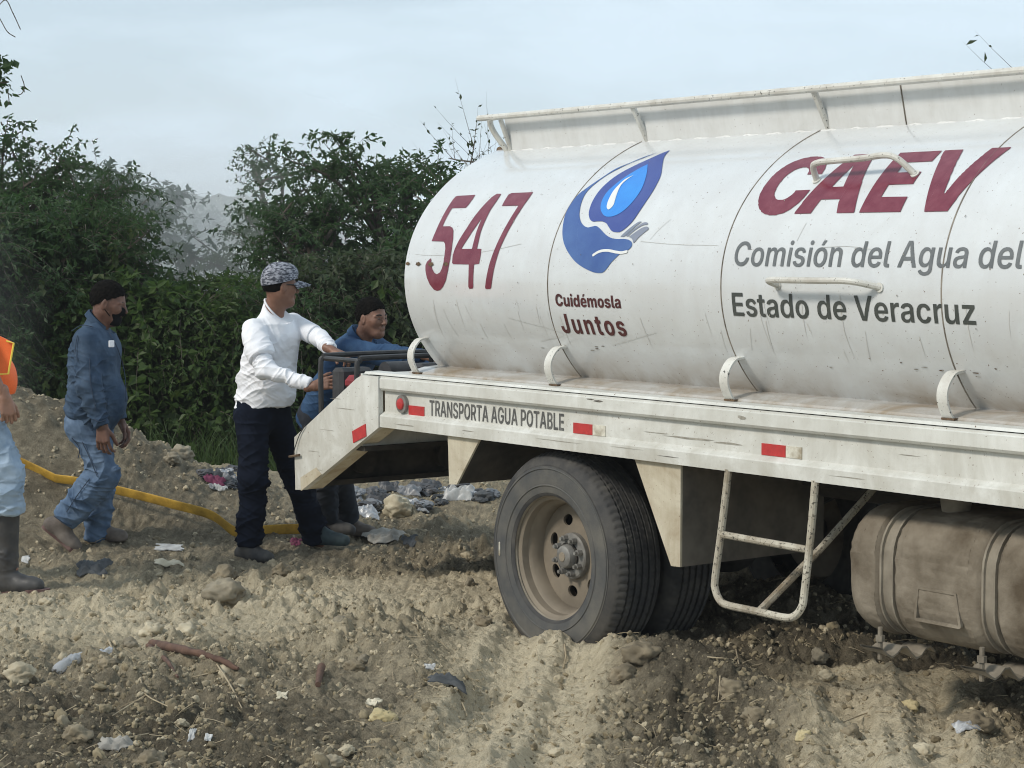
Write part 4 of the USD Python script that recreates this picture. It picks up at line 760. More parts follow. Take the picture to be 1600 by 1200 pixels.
# an overhanging branch from a tree just out of frame at the left
o = thing('tree', 'overhanging branch with dark leaves and curling tendrils at the top left corner', 'tree', (-4.9, 15.2, gz(-4.9, 15.2)))
rg = np.random.default_rng(77); zb = gz(-4.9, 15.2)
part('trunk', tube(smooth_path([(0, 0, -.1), (.05, .1, 1.5), (-.05, .1, 2.8), (.1, 0, 4.0)], 5), np.linspace(.10, .05, 16), 7), 'bark', o)
br = []; S, D = [], []
for px, py in ((14, 128), (0, 100), (-30, 60), (-60, 150), (-10, 140)):
    e = at(px, py, 15.2) - [-4.9, 15.2, zb]; p = smooth_path([(.02, .05, 2.6), (np.array([.02, .05, 2.6]) + e) / 2 + [0, 0, .12], e], 6); br.append(tube(p, np.linspace(.03, .006, len(p)), 5))
    for k in range(7): S.append(p[-1 - k // 3] + rg.normal(size=3) * .015); D.append(unit(np.array([.5, 0, .1]) + rg.normal(size=3) * .6))
part('branches', br, 'bark', o)
lf, tw = twigs_to_crown(np.array(S), np.array(D), rg.uniform(.08, .2, len(S)), rg, 6, .075, .6, .3, narrow=.6)
part('crown', trimesh.Trimesh(*lf, process=False), 'leaf_green', o, smooth=False)
for pts_ in ([(-10, 20), (8, 0), (20, 20), (32, 46)], [(-8, 15), (3, 35), (12, 50), (24, 58)], [(33, 118), (38, 135), (33, 147), (20, 148)], [(12, 140), (14, 158), (12, 165)]):
    P = smooth_path([at(a, b, 15.2) - [-4.9, 15.2, zb] for a, b in pts_], 6); part('tendril', tube(P, .0035, 4), 'bark', o)
# the pale hill beyond
hx = np.linspace(-1, 1, 60); hv = []
for k, t in enumerate(np.linspace(0, 1, 14)):
    r = 60 * (1 - t)
    ridge = np.clip(1 - np.abs(hx) ** 2.2, 0, 1)
    hv.append(np.stack([-65 + hx * 52, np.full(60, 372 + t * 40), -3 + t ** .7 * 15.8 * ridge * (.84 + .32 * meshkit.fbm(np.stack([hx * 9, 0 * hx + t, 0 * hx], -1), 4, 4))], -1))
for t in (.3, 1.0): hv.append(hv[13] + np.array([0, 60 * t, -18 * t]))
m = grid_mesh(np.vstack(hv), len(hv), 60); m.fix_normals()
mat_noise('hill_green', (.035, .05, .03), (.06, .075, .045), scale=.4, rough=.95)
tag(part('hill', m, 'hill_green', None, smooth=True), 'pale wooded hill seen through the haze', None, None, 'structure')
# distant scrub that closes the horizon
rg = np.random.default_rng(12); N = 2600
sx = rg.uniform(-75, 75, N); sy = 62 + rg.random(N) * 40; sh = rg.uniform(.1, 2.6, N) * (.6 + .6 * meshkit.noise(np.stack([sx * .12, 0 * sx, 0 * sx], -1), 2))
S = np.stack([sx, sy, np.array(base_z(sx, sy)) + sh], -1)
lf, tw = twigs_to_crown(S, unit(rg.normal(size=(N, 3))), rg.uniform(.6, 1.3, N), rg, 12, .38, .3, .2, twig_mesh=False)
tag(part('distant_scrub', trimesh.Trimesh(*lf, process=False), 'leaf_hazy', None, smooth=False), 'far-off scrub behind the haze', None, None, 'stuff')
# long grass at the foot of the bushes
rg = np.random.default_rng(31); N = 5200
gxx = rg.uniform(-4.6, 1.0, N); gyy = 16.3 + rg.random(N) ** 1.3 * 2.2 + .5 * np.abs(gxx + 2.4) * (rg.random(N) < .6); keep = (n2(gxx, gyy, 1.3, 17) > .46) | (np.abs(gxx + 2.45) < .55); gxx, gyy = gxx[keep], gyy[keep]; N = len(gxx)
hgt = rg.uniform(.10, .34, N) * (1 + .6 * (np.abs(gxx + 2.4) < .6)); d = unit(np.stack([rg.normal(size=N) * .35, rg.normal(size=N) * .35, np.ones(N)], -1)); w = unit(np.cross(d, rg.normal(size=(N, 3)))) * .005
b = np.stack([gxx, gyy, base_z(gxx, gyy) - .01], -1); bend = unit(np.stack([rg.normal(size=N), rg.normal(size=N), 0 * gxx], -1)) * hgt[:, None] * .35
V = np.stack([b - w, b + w, b + d * hgt[:, None] * .6 + bend * .25 + w * .7, b + d * hgt[:, None] * .6 + bend * .25 - w * .7, b + d * hgt[:, None] + bend], 1).reshape(-1, 3); k = np.arange(N)[:, None] * 5
F = np.concatenate([k + [0, 1, 2], k + [0, 2, 3], k + [3, 2, 4]])
tag(part('long_grass', trimesh.Trimesh(V, F, process=False), 'grass_blade', None, smooth=False), 'long green grass at the foot of the bushes', None, None, 'stuff')
# ------------------------------------------------------------------ people: bodies as one blended surface, clothes as shells around them
TETS = np.array([[0, 5, 1, 6], [0, 1, 2, 6], [0, 2, 3, 6], [0, 3, 7, 6], [0, 7, 4, 6], [0, 4, 5, 6]])
CORN = np.array([[0, 0, 0], [1, 0, 0], [1, 1, 0], [0, 1, 0], [0, 0, 1], [1, 0, 1], [1, 1, 1], [0, 1, 1]])
class Field:
    """signed distances on a grid; shapes are blended in one after another"""
    def __init__(s, lo, hi, h):
        s.lo, s.h = np.asarray(lo, float), h; s.n = np.ceil((np.asarray(hi) - s.lo) / h).astype(int) + 1; s.D = np.full(s.n, .5, np.float32)
    def block(s, lo, hi):
        a = np.clip(np.floor((lo - s.lo) / s.h).astype(int), 0, s.n); b = np.clip(np.ceil((hi - s.lo) / s.h).astype(int) + 1, 0, s.n)
        ax = [s.lo[k] + s.h * np.arange(a[k], b[k]) for k in range(3)]
        return tuple(slice(a[k], b[k]) for k in range(3)), np.stack(np.meshgrid(*[x.astype(np.float32) for x in ax], indexing='ij'), -1)
    def put(s, d, sl, k=.02, op='add'):
        D = s.D[sl]
        if D.size == 0: return
        if op == 'add': t = np.clip(.5 + .5 * (D - d) / k, 0, 1); s.D[sl] = D + (d - D) * t - k * t * (1 - t)
        elif op == 'cut': t = np.clip(.5 - .5 * (D + d) / k, 0, 1); s.D[sl] = D + (-d - D) * t + k * t * (1 - t)
    def cone(s, a, b, ra, rb, k=.02, op='add', flat=None):
        a, b = np.asarray(a, float), np.asarray(b, float); m = max(ra, rb) + k + 3 * s.h + (.02)
        sl, P = s.block(np.minimum(a, b) - m, np.maximum(a, b) + m)
        if flat is not None:                           # squash along a unit direction: (direction, factor > 1)
            q = P - a; u = (q @ flat[0])[..., None] * flat[0]; P = a + q + u * (flat[1] - 1); 
        ab = b - a; l2 = max(ab @ ab, 1e-12); t = np.clip(((P - a) @ ab) / l2, 0, 1)
        s.put(np.linalg.norm(P - a - t[..., None] * ab, axis=-1) - (ra + t * (rb - ra)), sl, k, op); return s
    def ball(s, c, r, k=.02, op='add', R=None):
        c, r = np.asarray(c, float), np.broadcast_to(np.asarray(r, float), (3,)); m = r.max() + k + 3 * s.h + .02
        sl, P = s.block(c - m, c + m); q = P - c
        if R is not None: q = q @ R
        e = np.linalg.norm(q / r, axis=-1); g = np.linalg.norm(q / r ** 2, axis=-1)
        s.put(np.where(g > 1e-9, e * (e - 1) / np.maximum(g, 1e-9), -r.min()), sl, k, op); return s
    def clip(s, p, n):                                 # keep the side that n points away from
        sl, P = s.block(s.lo - 1, s.lo + s.n * s.h + 1); s.D = np.maximum(s.D, (P - np.asarray(p, float)) @ (np.asarray(n, float) / np.linalg.norm(n))); return s
    def mesh(s):
        D = s.D.copy(); D[np.abs(D) < 1e-7] = 1e-7
        D[0], D[-1], D[:, 0], D[:, -1], D[:, :, 0], D[:, :, -1] = [np.maximum(x, 1e-4) for x in (D[0], D[-1], D[:, 0], D[:, -1], D[:, :, 0], D[:, :, -1])]
        n = s.n; f = D.ravel(); st = np.array([n[1] * n[2], n[2], 1])
        neg = D < 0; c0 = neg[:-1, :-1, :-1]; anyn = np.zeros_like(c0); alln = np.ones_like(c0)
        for c in CORN:
            v = neg[c[0]:n[0] - 1 + c[0], c[1]:n[1] - 1 + c[1], c[2]:n[2] - 1 + c[2]]; anyn |= v; alln &= v
        ijk = np.argwhere(anyn & ~alln); base = ijk @ st; off = CORN @ st; tris = []; refs = []
        for T in TETS:
            g = base[:, None] + off[T][None]; ins = f[g] < 0; cnt = ins.sum(1); o = np.argsort(~ins, axis=1, kind='stable'); gs = np.take_along_axis(g, o, 1)
            for c, tl_ in ((1, (((0, 1), (0, 2), (0, 3)),)), (3, (((3, 0), (3, 1), (3, 2)),)), (2, (((0, 2), (0, 3), (1, 3)), ((0, 2), (1, 3), (1, 2))))):
                q = gs[cnt == c]
                if len(q):
                    for t in tl_: tris.append(np.stack([np.stack([q[:, a], q[:, b]], -1) for a, b in t], 1)); refs.append(q[:, 0] if c != 3 else q[:, 0])
        E = np.concatenate(tris); E.sort(-1); key = E[..., 0].astype(np.int64) * len(f) + E[..., 1]
        uq, inv = np.unique(key.ravel(), return_inverse=True); a, b = uq // len(f), uq % len(f); t = f[a] / (f[a] - f[b])
        def pos(i): return s.lo + s.h * np.stack(np.unravel_index(i, n), -1)
        V = pos(a) + (pos(b) - pos(a)) * t[:, None]; F = inv.reshape(-1, 3)
        inn = pos(np.concatenate(refs)); v0, v1, v2 = V[F[:, 0]], V[F[:, 1]], V[F[:, 2]]      # refs: a corner on the inside
        bad = (np.cross(v1 - v0, v2 - v0) * ((v0 + v1 + v2) / 3 - inn)).sum(1) < 0; F[bad] = F[bad][:, ::-1]
        F = F[(F[:, 0] != F[:, 1]) & (F[:, 1] != F[:, 2]) & (F[:, 0] != F[:, 2])]
        m = trimesh.Trimesh(V, F, process=False)
        return m
def relax(m, it=6): trimesh.smoothing.filter_taubin(m, lamb=.5, nu=.52, iterations=it); return m
def to_mani(m):
    mm = manifold3d.Mesh(np.asarray(m.vertices, np.float32), np.asarray(m.faces, np.uint32)); mm.merge(); return manifold3d.Manifold(mm)
def join(ms):
    """union into one continuous surface"""
    try:
        r = to_mani(ms[0])
        for m in ms[1:]: r = r + to_mani(m)
        if r.num_tri() > 50:
            k = r.to_mesh(); return trimesh.Trimesh(np.array(k.vert_properties[:, :3]), np.array(k.tri_verts), process=False)
    except Exception: pass
    return trimesh.util.concatenate(ms)
def frame(x, up=(0, 0, 1)):
    x = unit(np.asarray(x, float)); y = unit(np.cross(up, x)); return np.stack([x, y, np.cross(x, y)], 1)      # columns: forward, left, up
def wrinkle(m, spots, amp=.006, seed=0, fine=.0022):
    """cloth folds: irregular ridges across the limb near the joints in spots [(point, direction, radius, strength)], soft crumples elsewhere"""
    v = m.vertices.copy(); n = m.vertex_normals; v = np.asarray(v)
    d = fine * 2.2 * (meshkit.fbm(v * np.array([8, 8, 11]) + seed, 2, seed) - .5) + fine * 1.3 * (meshkit.fbm(v * np.array([24, 24, 30]) + seed, 2, seed + 1) - .5)
    for i, (p, ax, r, s_) in enumerate(spots):
        q = v - np.asarray(p); ax = unit(np.asarray(ax, float)); u_ = unit(np.cross(ax, [.3, 1, .2])); w_ = np.cross(ax, u_); w = np.exp(-(np.linalg.norm(q, axis=1) / r) ** 2)
        a, b, c = q @ ax, q @ u_, q @ w_
        for f, k_, sk in ((19., 1., .55), (36., .6, -.5)):
            wp = .9 * (meshkit.noise(np.stack([a * 7, b * 7, c * 7], -1) + seed + i, seed + i) - .5)
            nz = meshkit.noise(np.stack([(a + sk * b + .3 * sk * c) * f + wp * 2, b * 5.5 + wp, c * 5.5 - wp], -1) + 3.3 * seed + i, seed + 7 + i)
            d = d + w * s_ * amp * k_ * (2.1 * (1 - np.abs(2 * nz - 1)) ** 2.8 - .6)
    return trimesh.Trimesh(v + n * d[:, None], m.faces, process=False)
def hand_mesh(w, x, nrm, side, curl=(25, 30, 25), spread=6, thumb=0.6, k=1.0, h=.0042):
    """w wrist, x towards the fingers, nrm out of the back of the hand, side +1 = thumb on the +y side"""
    x = unit(np.asarray(x, float)); z = unit(np.asarray(nrm, float) - x * (np.asarray(nrm) @ x)); y = np.cross(z, x) * side; w = np.asarray(w, float)
    def Pp(a, b, c): return w + k * (a * x + b * y + c * z)
    Fh = Field(w - .24 * k, w + .24 * k, h)
    Fh.cone(Pp(-.045, 0, 0), Pp(0, 0, 0), .027 * k, .026 * k, .012)
    for b in (.027, .009, -.010, -.027): Fh.cone(Pp(.0, b * .55, 0), Pp(.083 - abs(b - .009) * .25, b, .002), .017 * k, .0125 * k, .010)
    for b, ln, a in ((.028, (.042, .025, .020), spread), (.0095, (.046, .028, .021), 1), (-.010, (.043, .026, .021), -spread * .6), (-.028, (.034, .020, .018), -spread * 1.6)):
        p = Pp(.084 - abs(b - .009) * .25, b, .002); th = 0.
        for i, (l, c) in enumerate(zip(ln, curl)):
            th += math.radians(c); sd = math.radians(a) * (1 if i == 0 else .6)
            d = x * math.cos(th) * math.cos(sd) + y * math.sin(sd) - z * math.sin(th); q = p + d * l * k
            Fh.cone(p, q, (.0095 - .0008 * i) * k, (.0088 - .0009 * i) * k, .0035); p = q
    p = Pp(.022, .020, -.006); d1 = unit(x * .62 + y * thumb - z * .35); q = p + d1 * .042 * k; Fh.cone(p, q, .016 * k, .0115 * k, .008)
    d2 = unit(x * .85 + y * thumb * .45 - z * .35); r = q + d2 * .033 * k; Fh.cone(q, r, .0112 * k, .0102 * k, .003); Fh.cone(r, r + unit(d2 * .9 - z * .25) * .024 * k, .0102 * k, .0085 * k, .003)
    return relax(Fh.mesh(), 4)
def head_mesh(c, R, neck, h=.0055, jaw=1.0, k=1.0):
    """c centre of the skull, R columns forward, left, up; neck = base of the neck in the world"""
    c = np.asarray(c, float)
    def q(a, b, d): return c + k * (R @ np.array([a, b, d]))
    Fd = Field(np.minimum(c - .17, np.asarray(neck) - .09), np.maximum(c + .17, np.asarray(neck) + .09), h)
    Fd.ball(q(-.012, 0, .028), (.098 * k, .077 * k, .098 * k), .02, R=R); Fd.cone(q(.025, 0, -.02), q(.045, 0, -.085), .068 * k * jaw, .043 * k * jaw, .035)
    Fd.cone(q(.0, .036, -.055), q(.055, .018, -.092), .036 * k, .022 * k, .03); Fd.cone(q(.0, -.036, -.055), q(.055, -.018, -.092), .036 * k, .022 * k, .03)
    Fd.ball(q(.072, 0, -.098), .018 * k, .02)
    for s_ in (-1, 1):
        Fd.ball(q(.060, s_ * .041, -.022), .023 * k, .025); Fd.ball(q(.103, s_ * .032, .004), .0150 * k, .016, 'cut')
        Fd.cone(q(.079, s_ * .012, .020), q(.070, s_ * .052, .017), .0115 * k, .008 * k, .010)
        Fd.ball(q(-.006, s_ * .079, -.008), (.020 * k, .0085 * k, .033 * k), .006, R=R); Fd.ball(q(.002, s_ * .088, -.006), (.009 * k, .005 * k, .018 * k), .004, 'cut', R=R)
    Fd.cone(q(.088, 0, .012), q(.110, 0, -.026), .0085 * k, .0125 * k, .010); Fd.ball(q(.098, .011, -.030), .0085 * k, .006); Fd.ball(q(.098, -.011, -.030), .0085 * k, .006)
    Fd.cone(q(.089, -.017, -.057), q(.089, .017, -.057), .0075 * k, .0075 * k, .006); Fd.cone(q(.087, -.015, -.067), q(.087, .015, -.067), .008 * k, .008 * k, .006)
    Fd.cone(q(.099, -.014, -.0625), q(.099, .014, -.0625), .0035 * k, .0035 * k, .003, 'cut')
    Fd.cone(q(-.018, 0, -.05), neck, .056 * k, .064 * k, .03)
    return relax(Fd.mesh(), 3)
def shell(c, R, r0, cen, planes, k=1.0, h=.006, inner=None, bumps=None):
    F_ = Field(np.asarray(c) - .2, np.asarray(c) + .2, h); F_.ball(c + R @ np.array(cen), r0, .01, R=R)
    if bumps:
        for b in bumps: F_.ball(c + R @ np.array(b[0]), b[1], .02, R=R)
    for p, n in planes: F_.clip(c + R @ np.array(p), R @ np.array(n))
    return F_.mesh()
def shoe_mesh(heel, toe, ankle, k=1.0, up=(0, 0, 1), boot=None, r=.043, h=.008):
    heel, toe, ankle = (np.asarray(v, float) for v in (heel, toe, ankle)); up = unit(np.asarray(up, float))
    top = ankle if boot is None else np.asarray(boot, float); F_ = Field(np.minimum.reduce([heel, toe, ankle, top]) - .12, np.maximum.reduce([heel, toe, ankle, top]) + .12, h)
    d = unit(toe - heel); L_ = np.linalg.norm(toe - heel); side = np.cross(up, d)
    F_.cone(heel + up * .040 + d * .03, heel + d * L_ * .72 + up * .036, r, r * .98, .02); F_.cone(heel + d * L_ * .55 + up * .036, toe - d * .045 + up * .034, r * 1.02, r * .86, .02)
    F_.cone(heel + d * .045 + up * .05, ankle, r * 1.0, .050, .03)
    F_.cone(heel + d * .50 * L_ + up * .060, heel + d * .30 * L_ + up * .09, .034, .042, .03)
    if boot is not None: F_.cone(ankle, top, .056, .075, .03)
    F_.clip(heel + up * .004, -up)
    if boot is not None: F_.clip(top, unit(top - ankle))
    return relax(F_.mesh(), 3)
def sole_mesh(heel, toe, up=(0, 0, 1), r=.046):
    heel, toe = np.asarray(heel, float), np.asarray(toe, float); d = unit(toe - heel); L_ = np.linalg.norm(toe - heel); up = unit(np.asarray(up, float)); sd = unit(np.cross(up, d))
    g = Point(0, 0).buffer(r * .78, 10).union(Polygon([(0, r * .78), (L_ * .45, r * .70), (L_ * .68, r), (L_ - .05, r * .8), (L_ - .05, -r * .8), (L_ * .68, -r), (L_ * .45, -r * .70), (0, -r * .78)])).union(affinity.scale(Point(L_ - .05, 0).buffer(r * .85, 10), 1.1, 1))
    return fixn(prism(affinity.translate(g, .03, 0), .024, heel - up * .004, d, sd, np.cross(d, sd)))
def body_core(J, k=1.0, h=.015, fem=False):
    F_ = Field(J['lo'], J['hi'], h)
    F_.cone(J['pelvis'], J['chest'], .100 * k, .085 * k, .05)
    F_.cone(J['shR'], J['shL'], .045, .045, .05)
    F_.cone(J['hipR'], J['hipL'], .085, .085, .05)
    F_.cone(J['chest'], J['neck'], .075, .052, .05)
    for s_ in 'RL':
        F_.cone(J['sh' + s_], J['el' + s_], .043, .036, .03); F_.cone(J['el' + s_], J['wr' + s_], .032, .022, .02)
        F_.cone(J['hip' + s_], J['kn' + s_], .080, .052, .03); F_.cone(J['kn' + s_], J['an' + s_], .048, .030, .02)
        F_.cone(J['an' + s_] - [0, 0, .02], J['an' + s_] + (J['to' + s_] - J['an' + s_]) * .22 - [0, 0, .03], .026, .014, .02)
    return relax(F_.mesh(), 2)
def bounds(J):
    P = np.array([v for k_, v in J.items()]); J['lo'], J['hi'] = P.min(0) - .16, P.max(0) + .16; return J
def box_of(J, keys, m=.2):
    P = np.array([J[k_] for k_ in keys.split()]); return P.min(0) - m, P.max(0) + m
def shirt_mesh(J, h, belly=0., loose=.018, sleeve=1.0, hem=None, hem_n=None, collar=None, long='RL', cuff=.98, chest=1.0, r_arm=1.0):
    lo_, hi_ = box_of(J, 'neck chest pelvis shR shL elR elL wrR wrL', .19); F_ = Field(lo_, hi_, h); up = unit(J['chest'] - J['pelvis']); lat = unit(J['shL'] - J['shR']); fw = unit(np.cross(lat, up)); W = np.linalg.norm(J['shL'] - J['shR'])
    pl, ch = J['pelvis'], J['chest']
    for s_ in (-1, 1):
        F_.cone(pl - up * .10 + lat * .055 * s_, ch + lat * .062 * s_, .118 + loose, (.118 + loose * .7) * chest, .05)
    F_.cone(J['shR'], J['shL'], .054 + loose * .5, .054 + loose * .5, .05)
    F_.cone(ch + up * .05, J['neck'] + unit(J['head'] - J['neck']) * .05, .115, .068 + loose * .3, .05)
    if belly: F_.ball(pl + up * .10 + fw * belly, (.15, .15, .17), .06)
    for s_ in 'RL':
        a, e, w_ = J['sh' + s_], J['el' + s_], J['wr' + s_]
        F_.cone(a, e, (.060 + loose * .5) * r_arm, (.050 + loose * .4) * r_arm, .035)
        if s_ in long: F_.cone(e, e + (w_ - e) * cuff, (.048 + loose * .4) * r_arm, (.036 + loose * .25) * r_arm, .025)
    hp, hn = (hem, hem_n) if hem is not None else (pl - up * .10, -up)
    # cut the hem of the torso only: arms hang lower
    sl, P = F_.block(F_.lo - 1, F_.lo + F_.n * h + 1); cutv = (P - np.asarray(hp)) @ unit(np.asarray(hn, float)); arm = np.full(cutv.shape, 9.)
    for s_ in 'RL':
        for a, b, r in ((J['sh' + s_], J['el' + s_], .075), (J['el' + s_], J['el' + s_] + (J['wr' + s_] - J['el' + s_]) * cuff, .06)):
            ab = b - a; t = np.clip(((P - a) @ ab) / (ab @ ab), 0, 1); arm = np.minimum(arm, np.linalg.norm(P - a - t[..., None] * ab, axis=-1) - r)
    F_.D = np.maximum(F_.D, np.minimum(cutv, arm + .012))
    for s_ in 'RL':
        e, w_ = J['el' + s_], J['wr' + s_]; q = P - (e + (w_ - e) * cuff); dn = q @ unit(w_ - e)
        near = np.linalg.norm(q, axis=-1) < .10; F_.D = np.where(near, np.maximum(F_.D, dn), F_.D)
    nq = P - (J['neck'] + unit(J['head'] - J['neck']) * .02); near = np.linalg.norm(nq, axis=-1) < .13; F_.D = np.where(near, np.maximum(F_.D, nq @ unit(unit(J['head'] - J['neck']) + .5 * fw)), F_.D)
    return relax(F_.mesh(), 3)
def trouser_mesh(J, h, loose=.018, waist_up=.08, cut={'R': 1.0, 'L': 1.0}, thigh=.088, knee=.066, ank=.060, seat=.0):
    lo_, hi_ = box_of(J, 'pelvis hipR hipL knR knL anR anL', .17); F_ = Field(lo_, hi_, h); up = unit(J['chest'] - J['pelvis']); lat = unit(J['hipL'] - J['hipR']); fw = unit(np.cross(lat, up))
    for s_ in (-1, 1): F_.cone(J['pelvis'] + up * .05 + lat * .05 * s_, J['pelvis'] - up * .06 + lat * .06 * s_ - fw * seat, .112 + loose, .112 + loose, .05)
    for s_ in 'RL':
        a, k_, n_ = J['hip' + s_], J['kn' + s_], J['an' + s_]
        F_.cone(a, k_, thigh + loose, knee + loose, .04); F_.cone(k_, k_ + (n_ - k_) * cut[s_], knee + loose, ank + loose, .03)
    F_.clip(J['pelvis'] + up * waist_up, up)
    sl, P = F_.block(F_.lo - 1, F_.lo + F_.n * h + 1)
    for s_ in 'RL':
        k_, n_ = J['kn' + s_], J['an' + s_]; e = k_ + (n_ - k_) * cut[s_]; q = P - e; near = np.linalg.norm(q, axis=-1) < .14; F_.D = np.where(near, np.maximum(F_.D, q @ unit(n_ - k_)), F_.D)
    return relax(F_.mesh(), 3)
def skin(name, c0, c1): mat_noise(name, c0, c1, scale=18, rough=.55, detail=4, bump=.0006, bscale=120, extra={'subsurface_weight': .08, 'subsurface_radius': (.01, .004, .002)})
skin('skin_brown', (.15, .072, .045), (.20, .10, .065)); skin('skin_dark', (.095, .045, .03), (.135, .065, .043)); skin('skin_tan', (.20, .105, .07), (.26, .14, .095))
mat_noise('hair_black', (.003, .0027, .0025), (.008, .007, .006), scale=40, rough=.85, spec=.06, bump=.003, bscale=130)
mat_noise('white_cotton', (.70, .71, .75), (.76, .77, .80), scale=10, rough=.85, bump=.0008, bscale=220, spec=.15)
mat_noise('black_trousers', (.0038, .0056, .011), (.0085, .012, .023), scale=7, rough=.9, bump=.001, bscale=180, detail=6, spec=.08)
mat_noise('denim_shirt', (.022, .043, .080), (.060, .092, .140), scale=9, rough=.85, detail=8, bump=.001, bscale=260, lo=.3, hi=.7, spec=.15)
mat_noise('denim_jeans', (.042, .075, .135), (.14, .20, .29), scale=8, rough=.85, detail=8, bump=.001, bscale=260, lo=.3, hi=.7, spec=.15)
mat_noise('pale_jeans', (.18, .25, .34), (.34, .42, .51), scale=5, rough=.85, detail=8, bump=.001, bscale=260, spec=.15)
mat_noise('blue_jacket', (.018, .046, .105), (.040, .085, .165), scale=6, rough=.75, detail=7, bump=.001, bscale=200, spec=.15)
mat_noise('grey_trousers', (.018, .022, .030), (.036, .040, .050), scale=6, rough=.85, detail=7, spec=.15)
mat_noise('black_shoe', (.014, .015, .018), (.05, .048, .045), scale=14, rough=.7, detail=6)
mat_noise('brown_shoe', (.085, .068, .058), (.17, .145, .125), scale=12, rough=.8, detail=7, bump=.001)
mat_noise('teal_shoe', (.012, .022, .028), (.035, .06, .065), scale=14, rough=.7, detail=6)
mat_noise('rubber_boot', (.020, .020, .022), (.060, .056, .052), scale=9, rough=.55, detail=8, lo=.4, hi=.75)
mat_noise('boot_sole', (.085, .045, .04), (.13, .08, .07), scale=14, rough=.8)
mat_noise('orange_vest', (.80, .13, .02), (.85, .16, .03), scale=8, rough=.6)
mat_noise('yellow_trim', (.75, .55, .06), (.80, .62, .10), scale=8, rough=.6)
mat_noise('camo_cap', (.045, .05, .065), (.15, .16, .19), scale=48, rough=.85, detail=5, lo=.44, hi=.56, stretch=(1, 1, 2.6), c2=(.30, .31, .35), spec=.15)
mat_noise('denim_seam', (.012, .024, .048), (.030, .050, .085), scale=20, rough=.85)
mat_noise('mask_black', (.004, .004, .005), (.009, .009, .010), scale=30, rough=.9, spec=.08)
MAT(stage, L('eye_dark'), {'p': ('principled_bsdf', {'base_color': (.012, .01, .008), 'roughness': .35})}, [], surface='p.BSDF')
MAT(stage, L('eye_white'), {'p': ('principled_bsdf', {'base_color': (.09, .07, .06), 'roughness': .6, 'specular_ior_level': .1})}, [], surface='p.BSDF')
mat_noise('brow_hair', (.012, .010, .009), (.02, .018, .016), scale=60, rough=.7)
def hairy(m, amp=.0055, seed=3):
    m = relax(m, 2); v, n = np.asarray(m.vertices), np.asarray(m.vertex_normals); return trimesh.Trimesh(v + n * (amp * 2 * (meshkit.fbm(v * 70 + seed, 2, seed) - .45))[:, None], m.faces, process=False)
def strands(o, m, c, R, n=1500, ln=.014, seed=1):
    """short hairs standing off the hair's surface"""
    rg = np.random.default_rng(seed); P, fi = trimesh.sample.sample_surface(m, n, seed=seed); N_ = m.face_normals[fi]; P = np.asarray(P)
    d = unit(N_ * .75 + (R @ np.array([.35, 0, -.55])) + .35 * rg.normal(size=(n, 3))); w = unit(np.cross(d, rg.normal(size=(n, 3)))) * .0007; l = ln * rg.uniform(.5, 1.2, n)[:, None]
    u = np.cross(d, w); V = np.stack([P - w, P + w, P + u * 1.6, P + d * l - N_ * .002], 1).reshape(-1, 3); k = np.arange(n)[:, None] * 4
    part('strands', trimesh.Trimesh(V, np.concatenate([k + [0, 1, 3], k + [1, 2, 3], k + [2, 0, 3]]), process=False), 'hair_black', o, smooth=False)
def face_bits(o, c, R, eyes=True, brows=True):
    q = lambda a, b, d: c + R @ np.array([a, b, d])
    for s_ in (-1, 1):
        if eyes:
            e = trimesh.creation.icosphere(2, .0105); e.vertices *= [1, 1.25, .50]; e.apply_translation(q(.0795, s_ * .031, .003)); ey = part('eye', e, 'eye_white', o, smooth=True)
            e = trimesh.creation.icosphere(2, .0060); e.vertices *= [1, 1, .7]; e.apply_translation(q(.0850, s_ * .031, .003)); part('iris', e, 'eye_dark', ey, smooth=True)
        if brows: part('eyebrow', tube(smooth_path([q(.0885, s_ * .014, .0225), q(.0855, s_ * .034, .0270), q(.071, s_ * .054, .020)], 4), [.003, .0045, .0045, .0045, .004, .004, .004, .003, .002][:9], 6), 'brow_hair', o, smooth=True)
def W(o0, J): return {k_: np.asarray(v, float) for k_, v in J.items()}
def person(label, origin, J, group=None):
    o = thing('person', label, 'person', origin); J = {k_: np.asarray(v, float) - np.asarray(origin, float) for k_, v in J.items()}; bounds(J); return o, J
fl = lambda x, y: float(ground_z(np.array([x]), np.array([y]))[0])

def seams(m, origin, par, lines, mat, r=.0028):
    """stitched lines on a garment: each line is given by pixels of the photograph and laid on the side of the cloth that faces there"""
    V = np.asarray(m.vertices) + origin; c = np.array([0, 0, CAMH]); Q = V - c; dist = np.linalg.norm(Q, axis=1); U_ = Q / dist[:, None]
    for ln in lines:
        P = smooth_path(np.array([[a, b, 0.] for a, b in ln]), 8)[:, :2]; out = []
        for a, b in P:
            d = unit(at(a, b, 10.) - c); ang = np.linalg.norm(U_ - d, axis=1); k = np.where(ang < max(.0011, ang.min() * 1.3))[0]; out.append(c + d * (dist[k].min() - .001) - origin)
        out = np.array(out); out[1:-1] = (out[:-2] + 2 * out[1:-1] + out[2:]) / 4
        part('seam', tube(out, r, 5), mat, par)
